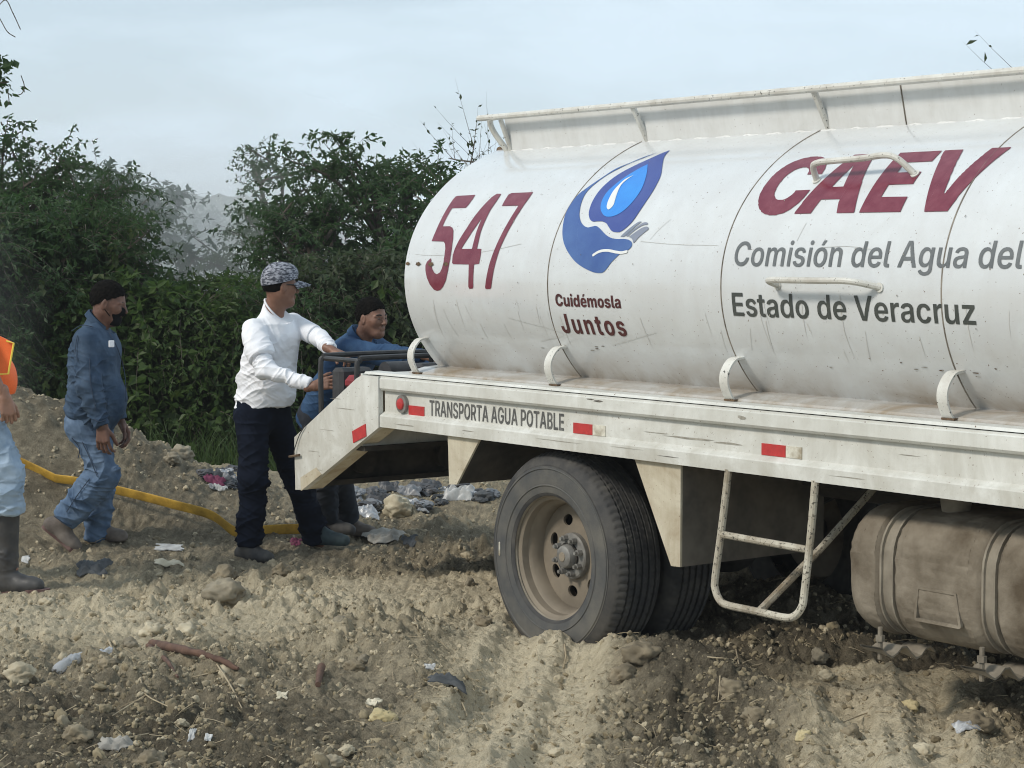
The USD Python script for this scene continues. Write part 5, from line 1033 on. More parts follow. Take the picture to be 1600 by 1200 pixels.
# ---- the man in the white shirt, pushing at the tail of the truck
Yw = 12.3
A_ = lambda px, py, y=Yw: at(px, py, y)
J = dict(head=A_(438, 447), neck=A_(427, 487, 12.33), chest=A_(427, 530, 12.34), pelvis=A_(412, 632, 12.36), shR=A_(396, 515, 12.20), shL=A_(458, 506, 12.46), elR=A_(414, 578, 12.02), wrR=A_(492, 603, 11.93), elL=A_(500, 528, 12.32), wrL=A_(519, 547, 12.10),
         hipR=A_(394, 652, 12.28), hipL=A_(428, 652, 12.44), knR=A_(397, 752, 12.22), knL=A_(466, 748, 12.42), anR=A_(390, 850, 12.24), anL=A_(494, 842, 12.52), toR=A_(425, 872, 12.12), toL=A_(540, 858, 12.42))
O_ = np.array([*A_(415, 870)[:2], 0.0])
man, J = person('man in a white long-sleeved shirt and camouflage cap pushing the truck\'s tail', O_, J)
Rh = frame([.88, .42, -.06])
ud = lambda a: unit(np.asarray(a, float))
hr = hand_mesh(J['wrR'], (.92, -.1, .22), (.1, -.9, .35), 1, (14, 18, 14), 9, .75)
hl_ = hand_mesh(J['wrL'], (.78, -.50, -.28), (.25, -.1, .95), -1, (20, 34, 30), 5, .5)
part('body', join([body_core(J), head_mesh(J['head'], Rh, J['neck'] + [0, 0, -.03]), hr, hl_]), 'skin_brown', man, smooth=True)
sh = shirt_mesh(J, .008, .03, .006, r_arm=.94, chest=.96, hem=J['pelvis'] + [0, 0, -.01], hem_n=(0.05, 0, -1), long='RL', cuff=.90)
sh = wrinkle(sh, [(J['elR'], J['elR'] - J['shR'], .13, .9), (J['elR'] * .5 + J['wrR'] * .5, J['wrR'] - J['elR'], .15, .8), (J['elL'] * .5 + J['wrL'] * .5, J['wrL'] - J['elL'], .14, .8), ((J['pelvis'] + [-.12, -.08, .14]), (.35, .1, 1), .19, 1.1), ((J['pelvis'] * .6 + J['chest'] * .4), (.25, .1, 1), .20, .75), (J['shR'] + [.06, 0, -.06], (.6, 0, .8), .12, .6), (J['pelvis'] + [0, 0, .04], (0, .1, 1), .2, .8)], .009, 3)
s1_ = part('shirt', sh, 'white_cotton', man, smooth=True)
e = J['elR']; a = J['shR']; F_ = Field(np.minimum(a, e) - .15, np.maximum(a, e) + .15, .007); F_.cone(a, a + (e - a) * .92, .077, .080, .02); F_.clip(a + (e - a) * .72, e - a + (e - a) * 0 + np.array([.03, 0, 0])); F_.clip(a + (e - a) * .05, a - e)
part('sleeve', wrinkle(relax(F_.mesh(), 2), [(a + (e - a) * .6, unit(e - a) + [.5, 0, 0], .14, .8)], .008, 5), 'white_cotton', s1_, smooth=True)
e = J['elL']; a = J['shL']; F_ = Field(np.minimum(a, e) - .15, np.maximum(a, e) + .15, .007); F_.cone(a, a + (e - a) * .92, .064, .061, .02); F_.clip(a + (e - a) * .80, e - a); F_.clip(a + (e - a) * .05, a - e)
part('sleeve', relax(F_.mesh(), 2), 'white_cotton', s1_, smooth=True)
nk = J['neck'] + ud(J['head'] - J['neck']) * .0
t = np.linspace(0, 2 * np.pi, 28); Rn = frame(np.cross([0, 1, 0], J['head'] - J['neck']), J['head'] - J['neck'])
part('collar', tube(np.array([nk + Rn @ np.array([.068 * math.cos(q), .074 * math.sin(q), -.042 * math.cos(q) + .016]) for q in t]), .0065, 6, cap=False), 'white_cotton', s1_, smooth=True)
tr_ = trouser_mesh(J, .008, .012, .03, thigh=.088, knee=.066, ank=.062)
part('trousers', wrinkle(tr_, [(J['knR'], (0, 0, 1), .2, .9), (J['knL'], J['knL'] - J['hipL'], .2, .9), (J['anR'] + [0, 0, .08], (0, 0, 1), .14, 1.2), (J['anL'] + [0, 0, .06], (0.3, 0, 1), .14, 1.2), (J['hipR'], (.5, 0, 1), .15, .6)], .012, 11), 'black_trousers', man, smooth=True)
zR, zL = fl(*(O_ + J['anR'])[:2]) - O_[2], fl(*(O_ + J['anL'])[:2]) - O_[2]
hR, tR = np.array([J['anR'][0] - .075, J['anR'][1] + .05, zR]), np.array([J['anR'][0] + .16, J['anR'][1] - .14, zR]); hL, tL = np.array([J['anL'][0] - .065, J['anL'][1] + .02, zL + .02]), np.array([J['anL'][0] + .22, J['anL'][1] - .09, zL + .02])
part('shoe', shoe_mesh(hR, tR, J['anR'] + [0, 0, -.01]), 'black_shoe', man, smooth=True); part('shoe', shoe_mesh(hL, tL, J['anL'] + [0, 0, -.01]), 'teal_shoe', man, smooth=True)
part('hair', shell(J['head'], Rh, (.105, .083, .104), (-.014, 0, .026), [((0, 0, -.038), (.0, 0, -1)), ((-.004, 0, 0), (1, 0, -.35)), ((0, 0, .05), (0, 0, 1))]), 'hair_black', man, smooth=True)
cp = shell(J['head'], Rh, (.113, .092, .112), (-.010, 0, .034), [((0, 0, .026), (.27, 0, -1))], bumps=[((.035, 0, .085), (.07, .07, .055))])
cap_ = part('cap', relax(cp, 2), 'camo_cap', man, smooth=True)
bl = []
for i, u_ in enumerate(np.linspace(-1, 1, 17)):
    for j_, v_ in enumerate(np.linspace(0, 1, 6)):
        ang_ = u_ * 1.15; r_ = .088 + v_ * .088 * (1 - .42 * u_ ** 2); bl.append([.018 + r_ * math.cos(ang_) ** .9 if math.cos(ang_) > 0 else .018, .082 * math.sin(ang_) * (1 + .06 * v_), .040 - .010 * v_ - .022 * u_ ** 2 - .012 * v_ ** 2])
bl = np.array(bl); m0 = grid_mesh(bl, 17, 6); m1 = trimesh.Trimesh(bl - [0, 0, .006], m0.faces[:, ::-1], process=False); bm = trimesh.util.concatenate([m0, m1]); bm = trimesh.Trimesh(J['head'] + bm.vertices @ Rh.T, bm.faces, process=False)
part('brim', bm, 'camo_cap', cap_, smooth=40)
gl = []
for s_ in (-1, 1):
    e = trimesh.creation.icosphere(2, 1.); e.vertices *= [.007, .026, .018]; e.vertices += [.094, s_ * .033, .006]; gl.append(e)
    gl.append(tube([(.090, s_ * .055, .012), (.03, s_ * .078, .012), (-.005, s_ * .080, .006)], .0035, 5))
gl = trimesh.util.concatenate(gl); gl.vertices = J['head'] + gl.vertices @ Rh.T
part('sunglasses', gl, 'eye_dark', man, smooth=True)

# ---- the man in denim with a black mask, walking
Yd_ = 12.35
D_ = lambda px, py, y=Yd_: at(px, py, y)
J = dict(head=D_(170, 473), neck=D_(152, 503), chest=D_(150, 548), pelvis=D_(142, 648), shR=D_(136, 531, 12.18), shL=D_(158, 530, 12.50), elR=D_(139, 603, 12.12), wrR=D_(160, 666, 12.10), elL=D_(172, 602, 12.60), wrL=D_(188, 657, 12.58),
         hipR=D_(138, 668, 12.27), hipL=D_(150, 668, 12.43), knR=D_(163, 740, 12.24), knL=D_(158, 760, 12.46), anR=D_(100, 812, 12.26), anL=D_(152, 842, 12.46), toR=D_(115, 855, 12.26), toL=D_(185, 862, 12.42))
O_ = np.array([*D_(140, 866)[:2], 0.0])
man, J = person('man in faded denim shirt and jeans with a black face mask, walking beside the mound', O_, J)
Rh = frame([.96, -.02, -.27])
hr = hand_mesh(J['wrR'], (.05, -.1, -1), (-.25, -.95, .1), 1, (24, 30, 26), 8, .5, k=1.12)
hl_ = hand_mesh(J['wrL'], (.42, 0, -.9), (.6, .5, .4), -1, (28, 32, 26), 8, .5, k=1.1)
part('body', join([body_core(J, 1.1), head_mesh(J['head'], Rh, J['neck'] + [0, 0, -.03], jaw=1.05, k=1.03), hr, hl_]), 'skin_dark', man, smooth=True)
sh = shirt_mesh(J, .008, .062, .012, r_arm=1.16, hem=J['pelvis'] + [0, 0, -.035], hem_n=(-.42, 0, -1), chest=1.10)
sh = wrinkle(sh, [(J['elR'], J['elR'] - J['shR'], .14, .9), (J['wrR'] * .6 + J['elR'] * .4, J['wrR'] - J['elR'], .12, .9), (J['pelvis'] + [-.05, -.1, .04], (.3, 0, 1), .17, 1.0), (J['chest'] + [-.10, -.1, -.05], (.5, 0, 1), .14, .6), (J['shR'] + [.05, 0, -.1], (.7, 0, .7), .12, .5)], .011, 21)
s1_ = part('shirt', sh, 'denim_shirt', man, smooth=True)
nk = J['neck'] + [0, 0, .0]; Rn = frame(np.cross([0, 1, 0], J['head'] - J['neck']), J['head'] - J['neck'])
V = []
for q in np.linspace(.55, 2 * np.pi - .55, 22):
    for rr_, zz_ in ((.074, -.012), (.070, .026), (.082, .020), (.088, -.016)): V.append(nk + Rn @ np.array([rr_ * math.cos(q), rr_ * math.sin(q) * 1.02, zz_ - .018 * math.cos(q)]))
part('collar', fixn(grid_mesh(np.array(V), 22, 4, wrap=True)), 'denim_shirt', s1_, smooth=True)
seams(sh, O_, s1_, [[(112, 517), (128, 508), (146, 511)], [(121, 524), (118, 545), (121, 566)], [(170, 519), (184, 545), (195, 585), (197, 628)], [(147, 655), (155, 659), (166, 656)], [(140, 560), (142, 600), (150, 640)]], 'denim_seam')
part('badge', bx(-.018, .018, -.004, .004, -.020, .020, .003).apply_transform(trimesh.transformations.rotation_matrix(math.radians(38), [0, 0, 1])).apply_translation(D_(172, 537, 12.12) - O_ + [0.012, -.02, 0]), 'white_cotton', s1_, smooth=False)
tr_ = trouser_mesh(J, .008, .010, .02, thigh=.090, knee=.070, ank=.064, seat=.015)
tr_ = wrinkle(tr_, [(J['knR'], J['knR'] - J['hipR'], .17, 1.0), (J['knR'] * .4 + J['anR'] * .6, J['anR'] - J['knR'], .15, 1.2), (J['anL'] + [0, 0, .1], (0, 0, 1), .16, 1.3), (J['knL'], (0, 0, 1), .15, .8), (J['hipR'], (.6, 0, .8), .15, .7)], .012, 31)
j1_ = part('jeans', tr_, 'denim_jeans', man, smooth=True)
seams(tr_, O_, j1_, [[(128, 690), (140, 715), (152, 745)], [(112, 684), (124, 700), (122, 716)], [(140, 748), (120, 775), (104, 800)], [(84, 806), (98, 816), (112, 822)]], 'denim_seam')
zL = fl(*(O_ + J['anL'])[:2]) - O_[2]; hL, tL = np.array([J['anL'][0] - .07, J['anL'][1] + .02, zL]), np.array([J['anL'][0] + .20, J['anL'][1] - .03, zL])
a = D_(66, 822, 12.26) - O_; b = D_(122, 868, 12.26) - O_; a = b + unit(a - b) * .275
part('shoe', shoe_mesh(a, b, J['anR'] + [.01, 0, -.01], up=unit(np.array([.62, 0, .78]))), 'brown_shoe', man, smooth=True); part('shoe', shoe_mesh(hL, tL, J['anL'] + [0, 0, -.02]), 'brown_shoe', man, smooth=True)
part('shoe_sole', sole_mesh(a, b, up=(.62, 0, .78)), 'boot_sole', man, smooth=False)
hq = shell(J['head'], Rh, (.1085, .086, .1075), (-.015, 0, .029), [((.085, 0, .072), (.66, 0, -1)), ((0, 0, -.060), (0, 0, -1))])
hq = hairy(hq); strands(part('hair', hq, 'hair_black', man, smooth=True), hq, J['head'], Rh)
mk = Field(J['head'] - .2, J['head'] + .2, .006); mk.cone(J['head'] + Rh @ np.array([.030, 0, -.03]), J['head'] + Rh @ np.array([.052, 0, -.088]), .073, .052, .03); mk.ball(J['head'] + Rh @ np.array([.098, 0, -.030]), .022, .02)
mk.clip(J['head'] + Rh @ np.array([.1, 0, .0]), Rh @ np.array([-.25, 0, 1])); mk.clip(J['head'] + Rh @ np.array([.025, 0, 0]), Rh @ np.array([-1, 0, 0])); mk.clip(J['head'] + Rh @ np.array([0, 0, -.125]), Rh @ np.array([0, 0, -1]))
mk_ = part('face_mask', relax(mk.mesh(), 2), 'mask_black', man, smooth=True)
for s_ in (-1, 1):
    for z0 in (-.012, -.07): part('ear_loop', tube([J['head'] + Rh @ np.array(p_) for p_ in ((.04, s_ * .066, z0), (.0, s_ * .082, z0 * .5), (-.018, s_ * .086, -.01))], .003, 5), 'mask_black', mk_)
face_bits(man, J['head'], Rh)

# ---- the man in the blue jacket on the far side of the pump
B_ = lambda px, py, y: at(px, py, y)
J = dict(head=B_(581, 497, 12.62), neck=B_(562, 528, 12.66), chest=B_(552, 556, 12.72), pelvis=B_(508, 640, 12.92), shR=B_(545, 548, 12.52), shL=B_(583, 540, 12.84), elR=B_(612, 556, 12.42), wrR=B_(662, 556, 12.26), elL=B_(640, 570, 12.92), wrL=B_(690, 575, 12.75),
         hipR=B_(498, 655, 12.86), hipL=B_(520, 655, 13.02), knR=B_(506, 740, 12.80), knL=B_(530, 745, 12.95), anR=B_(512, 812, 12.95), anL=B_(545, 812, 13.15), toR=B_(540, 832, 12.80), toL=B_(570, 830, 13.05))
O_ = np.array([*B_(515, 830, 12.95)[:2], 0.0])
man, J = person('man in a dark blue jacket leaning over the motor pump behind the truck', O_, J)
Rh = frame([.80, -.58, -.05])
hr = hand_mesh(J['wrR'], (.9, -.2, -.25), (.1, -.3, .95), 1, (25, 30, 25), 6, .5)
hl_ = hand_mesh(J['wrL'], (.95, -.1, -.2), (.1, -.2, .97), -1, (25, 30, 25), 6, .5)
part('body', join([body_core(J), head_mesh(J['head'], Rh, J['neck'] + [0, 0, -.03], k=.98), hr, hl_]), 'skin_brown', man, smooth=True)
sh = shirt_mesh(J, .009, .03, .012, r_arm=1.05)
s1_ = part('jacket', wrinkle(sh, [(J['elR'], J['elR'] - J['shR'], .15, .9), (J['shR'] + [.03, 0, -.05], (.6, 0, .7), .16, .9), (J['pelvis'] * .5 + J['chest'] * .5, (.3, 0, 1), .2, .9)], .008, 41), 'blue_jacket', man, smooth=True)
nk = J['neck']; Rn = frame(np.cross([0, 1, 0], J['head'] - J['neck']), J['head'] - J['neck']); V = []
for q in np.linspace(.5, 2 * np.pi - .5, 22):
    for rr_, zz_ in ((.074, -.012), (.070, .030), (.084, .024), (.092, -.016)): V.append(nk + Rn @ np.array([rr_ * math.cos(q), rr_ * math.sin(q) * 1.02, zz_ - .018 * math.cos(q)]))
part('collar', fixn(grid_mesh(np.array(V), 22, 4, wrap=True)), 'blue_jacket', s1_, smooth=True)
tr_ = trouser_mesh(J, .010, .014, .02, cut={'R': .97, 'L': .97})
part('trousers', wrinkle(tr_, [(J['knR'], (0, 0, 1), .2, .8), (J['anR'], (0, 0, 1), .15, 1.)], .010, 51), 'grey_trousers', man, smooth=True)
for s_, mt in (('R', 'black_shoe'), ('L', 'brown_shoe')):
    z_ = fl(*(O_ + J['an' + s_])[:2]); p = J['an' + s_]
    part('boot', shoe_mesh([p[0] - .07, p[1] + .03, z_], [p[0] + .19, p[1] - .10, z_], p + [0, 0, -.02]), mt, man, smooth=True)
hq = hairy(shell(J['head'], Rh, (.102, .081, .102), (-.014, 0, .029), [((.085, 0, .070), (.66, 0, -1)), ((0, 0, -.050), (0, 0, -1))])); strands(part('hair', hq, 'hair_black', man, smooth=True), hq, J['head'], Rh, seed=2)
face_bits(man, J['head'], Rh)

# ---- the man cut off by the left edge of the picture
Ye = 11.15
E_ = lambda px, py, y=Ye: at(px, py, y)
J = dict(head=E_(-32, 412), neck=E_(-48, 450), chest=E_(-52, 505), pelvis=E_(-42, 628), shR=E_(-50, 492, 10.95), shL=E_(-44, 490, 11.33), elR=E_(-22, 560, 10.92), wrR=E_(8, 622, 10.95), elL=E_(-60, 570, 11.45), wrL=E_(-40, 640, 11.45),
         hipR=E_(-32, 652, 11.06), hipL=E_(-50, 652, 11.24), knR=E_(8, 742, 11.04), knL=E_(-90, 760, 11.28), anR=E_(12, 872, 11.06), anL=E_(-150, 855, 11.30), toR=E_(72, 912, 11.0), toL=E_(-115, 900, 11.3))
O_ = np.array([*E_(-20, 912)[:2], 0.0])
man, J = person('man in pale jeans, orange vest and black rubber boots, cut off by the left edge', O_, J)
Rh = frame([.95, -.2, -.1])
hr = hand_mesh(J['wrR'], (.22, -.05, -1), (.35, -.92, .1), 1, (35, 45, 38), 4, .4, k=1.06)
hl_ = hand_mesh(J['wrL'], (.2, .05, -1), (-.2, .95, .1), -1, (30, 35, 30), 5, .4)
part('body', join([body_core(J, 1.05), head_mesh(J['head'], Rh, J['neck'] + [0, 0, -.03]), hr, hl_]), 'skin_tan', man, smooth=True)
sh = shirt_mesh(J, .011, .06, .022, long='', hem=J['pelvis'] + [0, 0, -.05], hem_n=(0, 0, -1), cuff=.35)
s1_ = part('shirt', sh, 'denim_shirt', man, smooth=True)
vf = Field(J['lo'], J['hi'], .011); up = unit(J['chest'] - J['pelvis'])
for s_ in (-1, 1): vf.cone(J['pelvis'] + [0, .06 * s_, .06], J['chest'] + [0, .07 * s_, 0], .162, .150, .05)
vf.ball(J['pelvis'] + [.10, 0, .12], (.14, .15, .17), .05); vf.cone(J['shR'], J['shL'], .076, .076, .05); vf.clip(J['pelvis'] + [0, 0, .16], (-.55, 0, -1)); vf.clip(J['neck'] + [0, 0, -.01], (0, 0, 1))
v_ = part('vest', relax(vf.mesh(), 3), 'orange_vest', man, smooth=True)
c_ = J['pelvis'] + [0, 0, .16]
vp = [E_(-3, 583, 10.94) - O_, E_(13, 583, 10.94) - O_, E_(21, 536, 10.94) - O_, E_(10, 534, 10.94) - O_, E_(-12, 520, 10.94) - O_]
def panel(pts, th, n=(0, 1, 0)):
    pts = np.array(pts); return trimesh.Trimesh(*hull(np.vstack([pts, pts + np.asarray(n) * th])))
part('vest_front', panel(vp, .02), 'orange_vest', v_, smooth=False)
part('vest_trim', tube([E_(-3, 585, 10.93) - O_, E_(13, 584, 10.93) - O_, E_(21.5, 536, 10.93) - O_, E_(10, 533, 10.93) - O_], .0055, 6), 'yellow_trim', v_)
tr_ = trouser_mesh(J, .009, .020, .04, cut={'R': .45, 'L': .5}, thigh=.100, knee=.082, ank=.080)
part('jeans', wrinkle(tr_, [(J['knR'] + [0, 0, .02], J['knR'] - J['hipR'], .2, 1.0), (J['knR'] + [0, 0, -.10], (0, 0, 1), .14, 1.3), (J['hipR'], (.6, 0, .8), .18, .8)], .011, 61), 'pale_jeans', man, smooth=True)
for s_, dx, dy in (('R', .21, -.06), ('L', .2, 0)):
    p = J['an' + s_]; z_ = fl(*(O_ + p)[:2]); z_ = z_ if s_ == 'L' else min(z_, .0)
    h_, t_ = np.array([p[0] - .075, p[1] + .02, z_]), np.array([p[0] + dx, p[1] + dy, z_ + .012])
    bt = part('rubber_boot', wrinkle(shoe_mesh(h_, t_, p + [0, 0, -.02], boot=p * .28 + J['kn' + s_] * .72, r=.050), [(p + [0, 0, .03], (.3, 0, 1), .10, .7)], .006, 71), 'rubber_boot', man, smooth=True)
    part('boot_sole', sole_mesh(h_, t_, r=.054), 'boot_sole', bt, smooth=False)
    q_ = p * .29 + J['kn' + s_] * .71; ax_ = unit(J['kn' + s_] - p); t = np.linspace(0, 2 * np.pi, 26); R2 = frame(np.cross([0, 1, 0], ax_), ax_)
    part('boot_rim', tube(np.array([q_ + R2 @ np.array([.077 * math.cos(a), .077 * math.sin(a), 0]) for a in t]), .006, 6, cap=False), 'rubber_boot', bt, smooth=True)
part('hair', shell(J['head'], Rh, (.108, .086, .107), (-.015, 0, .030), [((-.01, 0, -.0), (.75, 0, -.66)), ((0, 0, -.06), (0, 0, -1))], h=.008), 'hair_black', man, smooth=True)
face_bits(man, J['head'], Rh)
# ------------------------------------------------------------------ the yellow hose
def drape(pts, r, Yd=None, lift=.0, n=10):
    P = smooth_path(np.array(pts), n); z = ground_z(P[:, 0], P[:, 1]); P[:, 2] = np.maximum(P[:, 2], np.array(base_z(P[:, 0], P[:, 1])) + r * .6 + lift); return P
H_ = [at(-60, 735, 13.05), at(50, 745, 13.0), at(120, 752, 12.95), at(200, 770, 12.9), at(270, 788, 12.85), at(330, 805, 12.8), at(370, 832, 12.75), at(420, 838, 12.85), at(470, 838, 12.95)]
P = smooth_path(np.array(H_), 8)
P[:, 2] = np.maximum(P[:, 2], base_z(P[:, 0], P[:, 1]) + .028)
T = unit(np.gradient(P, axis=0)); S_ = unit(np.cross(T, [0, 0, 1.])); U_ = np.cross(S_, T); V = []
tw_ = np.linspace(1.0, 1.35, len(P))
for i in range(len(P)):
    a = np.linspace(0, 2 * np.pi, 12, endpoint=False); c, s = math.cos(tw_[i]), math.sin(tw_[i])
    e, f_ = .034 * np.cos(a), .007 * np.sin(a) * (1 + .2 * math.sin(i * .9)); V.append(P[i] + np.outer(e * c - f_ * s, S_[i]) + np.outer(e * s + f_ * c, U_[i]))
mat_noise('hose_yellow', (.32, .19, .025), (.60, .36, .05), scale=11, rough=.6, detail=6, bump=.0008, bscale=200)
hm = grid_mesh(np.vstack(V), len(P), 12, wrap=True); tag(part('lay_flat_hose', fixn(hm), 'hose_yellow', None, smooth=True), 'amber yellow flat hose running across the mound and behind the white-shirted man', 'hose')

# ------------------------------------------------------------------ litter and stones, each where it lies
mat_noise('plastic_white', (.26, .26, .255), (.48, .485, .475), scale=10, rough=.45)
mat_noise('plastic_grey', (.10, .103, .11), (.22, .225, .235), scale=9, rough=.4, detail=6)
mat_noise('plastic_dark', (.03, .032, .036), (.075, .075, .08), scale=12, rough=.5)
mat_noise('plastic_clear', (.55, .57, .60), (.75, .77, .80), scale=8, rough=.22, spec=.7, bump=.004, bscale=30, extra={'transmission_weight': .6})
mat_noise('paper_buff', (.42, .38, .28), (.58, .53, .42), scale=14, rough=.8)
mat_noise('root_red', (.062, .032, .022), (.125, .068, .045), scale=18, rough=.85, bump=.002, bscale=60, stretch=(1, 1, 1))
mat_noise('straw', (.24, .19, .12), (.36, .30, .20), scale=16, rough=.85)
mat_noise('cloth_dark', (.035, .04, .045), (.09, .095, .10), scale=9, rough=.9)
mat_noise('cloth_pale', (.20, .19, .17), (.38, .36, .32), scale=9, rough=.9, detail=7)
mat_noise('stone_pale', (.30, .255, .175), (.46, .41, .30), scale=7, rough=.9, detail=8, bump=.004, bscale=22)
mat_noise('stone_yellow', (.32, .265, .14), (.46, .39, .23), scale=7, rough=.9, detail=8, bump=.004, bscale=22)
mat_noise('stone_grey', (.15, .13, .095), (.27, .235, .17), scale=7, rough=.95, detail=8, bump=.005, bscale=22)
mat_noise('clod_brown', (.12, .098, .065), (.25, .207, .138), scale=9, rough=.95, detail=8, bump=.006, bscale=24)
mat_noise('cloth_magenta', (.10, .015, .045), (.16, .03, .075), scale=9, rough=.8)
def gpt(px, py):                                        # where the ray through a pixel meets the ground
    lo, hi = 6.0, 22.0
    f = lambda Y_: (lambda q: q[2] - float(ground_z(np.array([q[0]]), np.array([q[1]]))[0]))(at(px, py, Y_))
    ys = np.linspace(lo, hi, 161); Q = np.array([at(px, py, y) for y in ys]); d = Q[:, 2] - ground_z(Q[:, 0], Q[:, 1]); k = np.argmax(d < 0)
    if k == 0: k = 160
    t = d[k - 1] / (d[k - 1] - d[k]); y = ys[k - 1] + t * (ys[k] - ys[k - 1]); return at(px, py, y)
def ppm(p): return FPX / p[1]                           # photograph pixels per metre there
def stone(px, py, w, label, mat, seed, flat=.75, cat='stone', name='stone', n=3, rough=.45, grp=None):
    p = gpt(px, py); r = w / ppm(p) / 2; m = rock(seed, n, rough, flat); m.vertices *= r; m.apply_transform(trimesh.transformations.rotation_matrix(seed * 1.3, [0, 0, 1])); m.apply_translation(p + [0, 0, r * .25])
    return tag(part(name, m, mat, None, smooth=55), label, cat, grp)
for a in [(352, 935, 60, 'big tan clod on the ground left of centre, below the capped man\'s shoe', 'stone_grey', 1), (350, 905, 46, 'rough tan clod just below the capped man\'s rear shoe', 'clod_brown', 2), (292, 998, 48, 'pale speckled stone left of the red-brown roots', 'stone_pale', 3), (238, 990, 36, 'pale round clod above the red-brown roots', 'stone_pale', 4),
          (72, 945, 24, 'small pale upright stone below the rubber boot', 'stone_pale', 5), (30, 1062, 50, 'pale flaky stone at the left edge left of the clear bottle', 'stone_pale', 6), (170, 1042, 34, 'round brown clod at the right end of the clear bottle', 'clod_brown', 7), (598, 1128, 44, 'yellow flat stone in the middle of the foreground', 'stone_yellow', 8),
          (542, 1175, 26, 'small pale stone at the bottom edge below the yellow stone', 'stone_pale', 9), (110, 1098, 22, 'small white stone below the clear bottle', 'stone_pale', 10), (282, 1132, 20, 'white pebble left of the white broken pieces', 'stone_pale', 11), (530, 980, 36, 'grey-brown clod in the middle left of the track', 'stone_grey', 12),
          (555, 1045, 30, 'round clod beside the terracotta bottle neck', 'clod_brown', 13), (570, 1035, 26, 'small clod right of the terracotta bottle neck', 'stone_grey', 14), (1000, 1030, 60, 'dark flat clod on the heap in front of the wheel', 'clod_brown', 15), (975, 1062, 46, 'dark rounded clod below the flat clod on the heap', 'clod_brown', 16),
          (1180, 1125, 48, 'big brown clod at the right foot of the heap', 'clod_brown', 17), (1148, 1085, 50, 'brown clod on the right side of the heap before the wheel', 'clod_brown', 18), (1280, 1030, 34, 'tan stone on the dark ground under the side ladder', 'stone_grey', 19), (1422, 1108, 32, 'ochre stone at the right below the fuel tank', 'stone_yellow', 20),
          (1255, 1155, 30, 'broken yellowish stone at the lower right', 'stone_yellow', 21), (1440, 1180, 40, 'pale upright stone at the bottom edge at the right', 'stone_pale', 22), (1290, 1060, 26, 'pale pebble under the ladder in front of the fuel tank', 'stone_pale', 23), (735, 912, 18, 'small clod at the left of the tyre', 'stone_grey', 24),
          (755, 975, 30, 'dark clod at the foot of the tyre', 'clod_brown', 25), (440, 895, 30, 'clod between the capped man\'s shoes', 'clod_brown', 26), (620, 800, 52, 'pale smooth stone under the tail of the truck', 'stone_pale', 27), (870, 1180, 26, 'little pale clod on the pressed track', 'stone_pale', 28),
          (205, 1010, 26, 'tan clod between the bottle and the roots', 'stone_grey', 29), (120, 1155, 46, 'dark clod at the lower left', 'clod_brown', 30), (235, 1195, 50, 'brown clod cut by the bottom edge at the left', 'clod_brown', 31), (1060, 1165, 30, 'reddish clod low on the heap', 'stone_grey', 32),
          (285, 715, 40, 'grey rubble stone on the right flank of the mound by the grass', 'stone_grey', 33), (268, 722, 30, 'small grey stone beside the rubble stone on the mound', 'stone_grey', 34), (520, 1195, 34, 'clod cut by the bottom edge left of the pressed track', 'stone_grey', 35), (1330, 1150, 36, 'brown clod between the ruts at the lower right', 'clod_brown', 36), (1520, 1140, 60, 'dark cloddy lump at the lower right corner', 'clod_brown', 37)]:
    px, py, w_, lab, mt, sd = a; stone(px, py, w_, lab, mt, sd + 40, cat='stone' if 'stone' in mt else 'clod', name='stone' if 'stone_' in mt else 'clod', rough=.55)
def sheet_bit(px, py, w, h, label, mat, seed, cat, name, tilt=.35, crumple=.25, up=.0, n=14):
    """a crumpled piece of film or cloth lying on the soil, w x h photograph pixels"""
    p = gpt(px, py); k = ppm(p); a, b = w / k, max(h / k * 2.2, .03)
    u, v = np.meshgrid(np.linspace(-.5, .5, n), np.linspace(-.5, .5, n), indexing='ij'); q = np.stack([u * 3, v * 3, 0 * u + seed], -1)
    rr = 1 - .45 * meshkit.noise(np.stack([np.arctan2(v, u) * 2.2, 0 * u + seed, 0 * u], -1), seed)
    x = p[0] + a * u * rr; y = p[1] + b * v * rr; z = ground_z(x, y) * .4 + .6 * (base_z(x, y) + .03) + crumple * min(a, .3) * (meshkit.fbm(q * 1.6, 3, seed) - .28) * (1 - (2 * np.maximum(abs(u), abs(v))) ** 4 * .7) + tilt * v * b + up
    top = np.stack([x, y, z], -1).reshape(-1, 3); m0 = grid_mesh(top, n, n); m1 = trimesh.Trimesh(top - [0, 0, .004], m0.faces[:, ::-1], process=False)
    return tag(part(name, trimesh.util.concatenate([m0, m1]), mat, None, smooth=60), label, cat)
sheet_bit(265, 860, 52, 9, 'white plastic plate lying on the soil between the masked and the capped man', 'plastic_white', 1, 'plate', 'plastic_plate', .2, .10)
sheet_bit(265, 890, 56, 8, 'torn pale paper strip below the white plate', 'paper_buff', 2, 'paper', 'paper_scrap', .2, .3)
sheet_bit(40, 882, 16, 8, 'white scrap behind the rubber boot', 'plastic_white', 3, 'scrap', 'plastic_scrap', .5, .3)
sheet_bit(325, 1165, 16, 6, 'white broken shell-like scrap, the right one of a group at lower left', 'plastic_white', 4, 'scrap', 'plastic_scrap', .3, .4)
sheet_bit(300, 1152, 13, 10, 'white broken shell-like scrap, the upper one of a group at lower left', 'plastic_white', 5, 'scrap', 'plastic_scrap', .5, .5)
sheet_bit(180, 1175, 60, 22, 'crumpled buff sacking at the bottom edge at the left', 'cloth_pale', 6, 'sacking', 'sacking', .2, .5)
sheet_bit(145, 897, 62, 22, 'dark crumpled cloth bundle below the masked man\'s shoes', 'cloth_dark', 7, 'cloth', 'cloth_bundle', .25, .6, n=22)
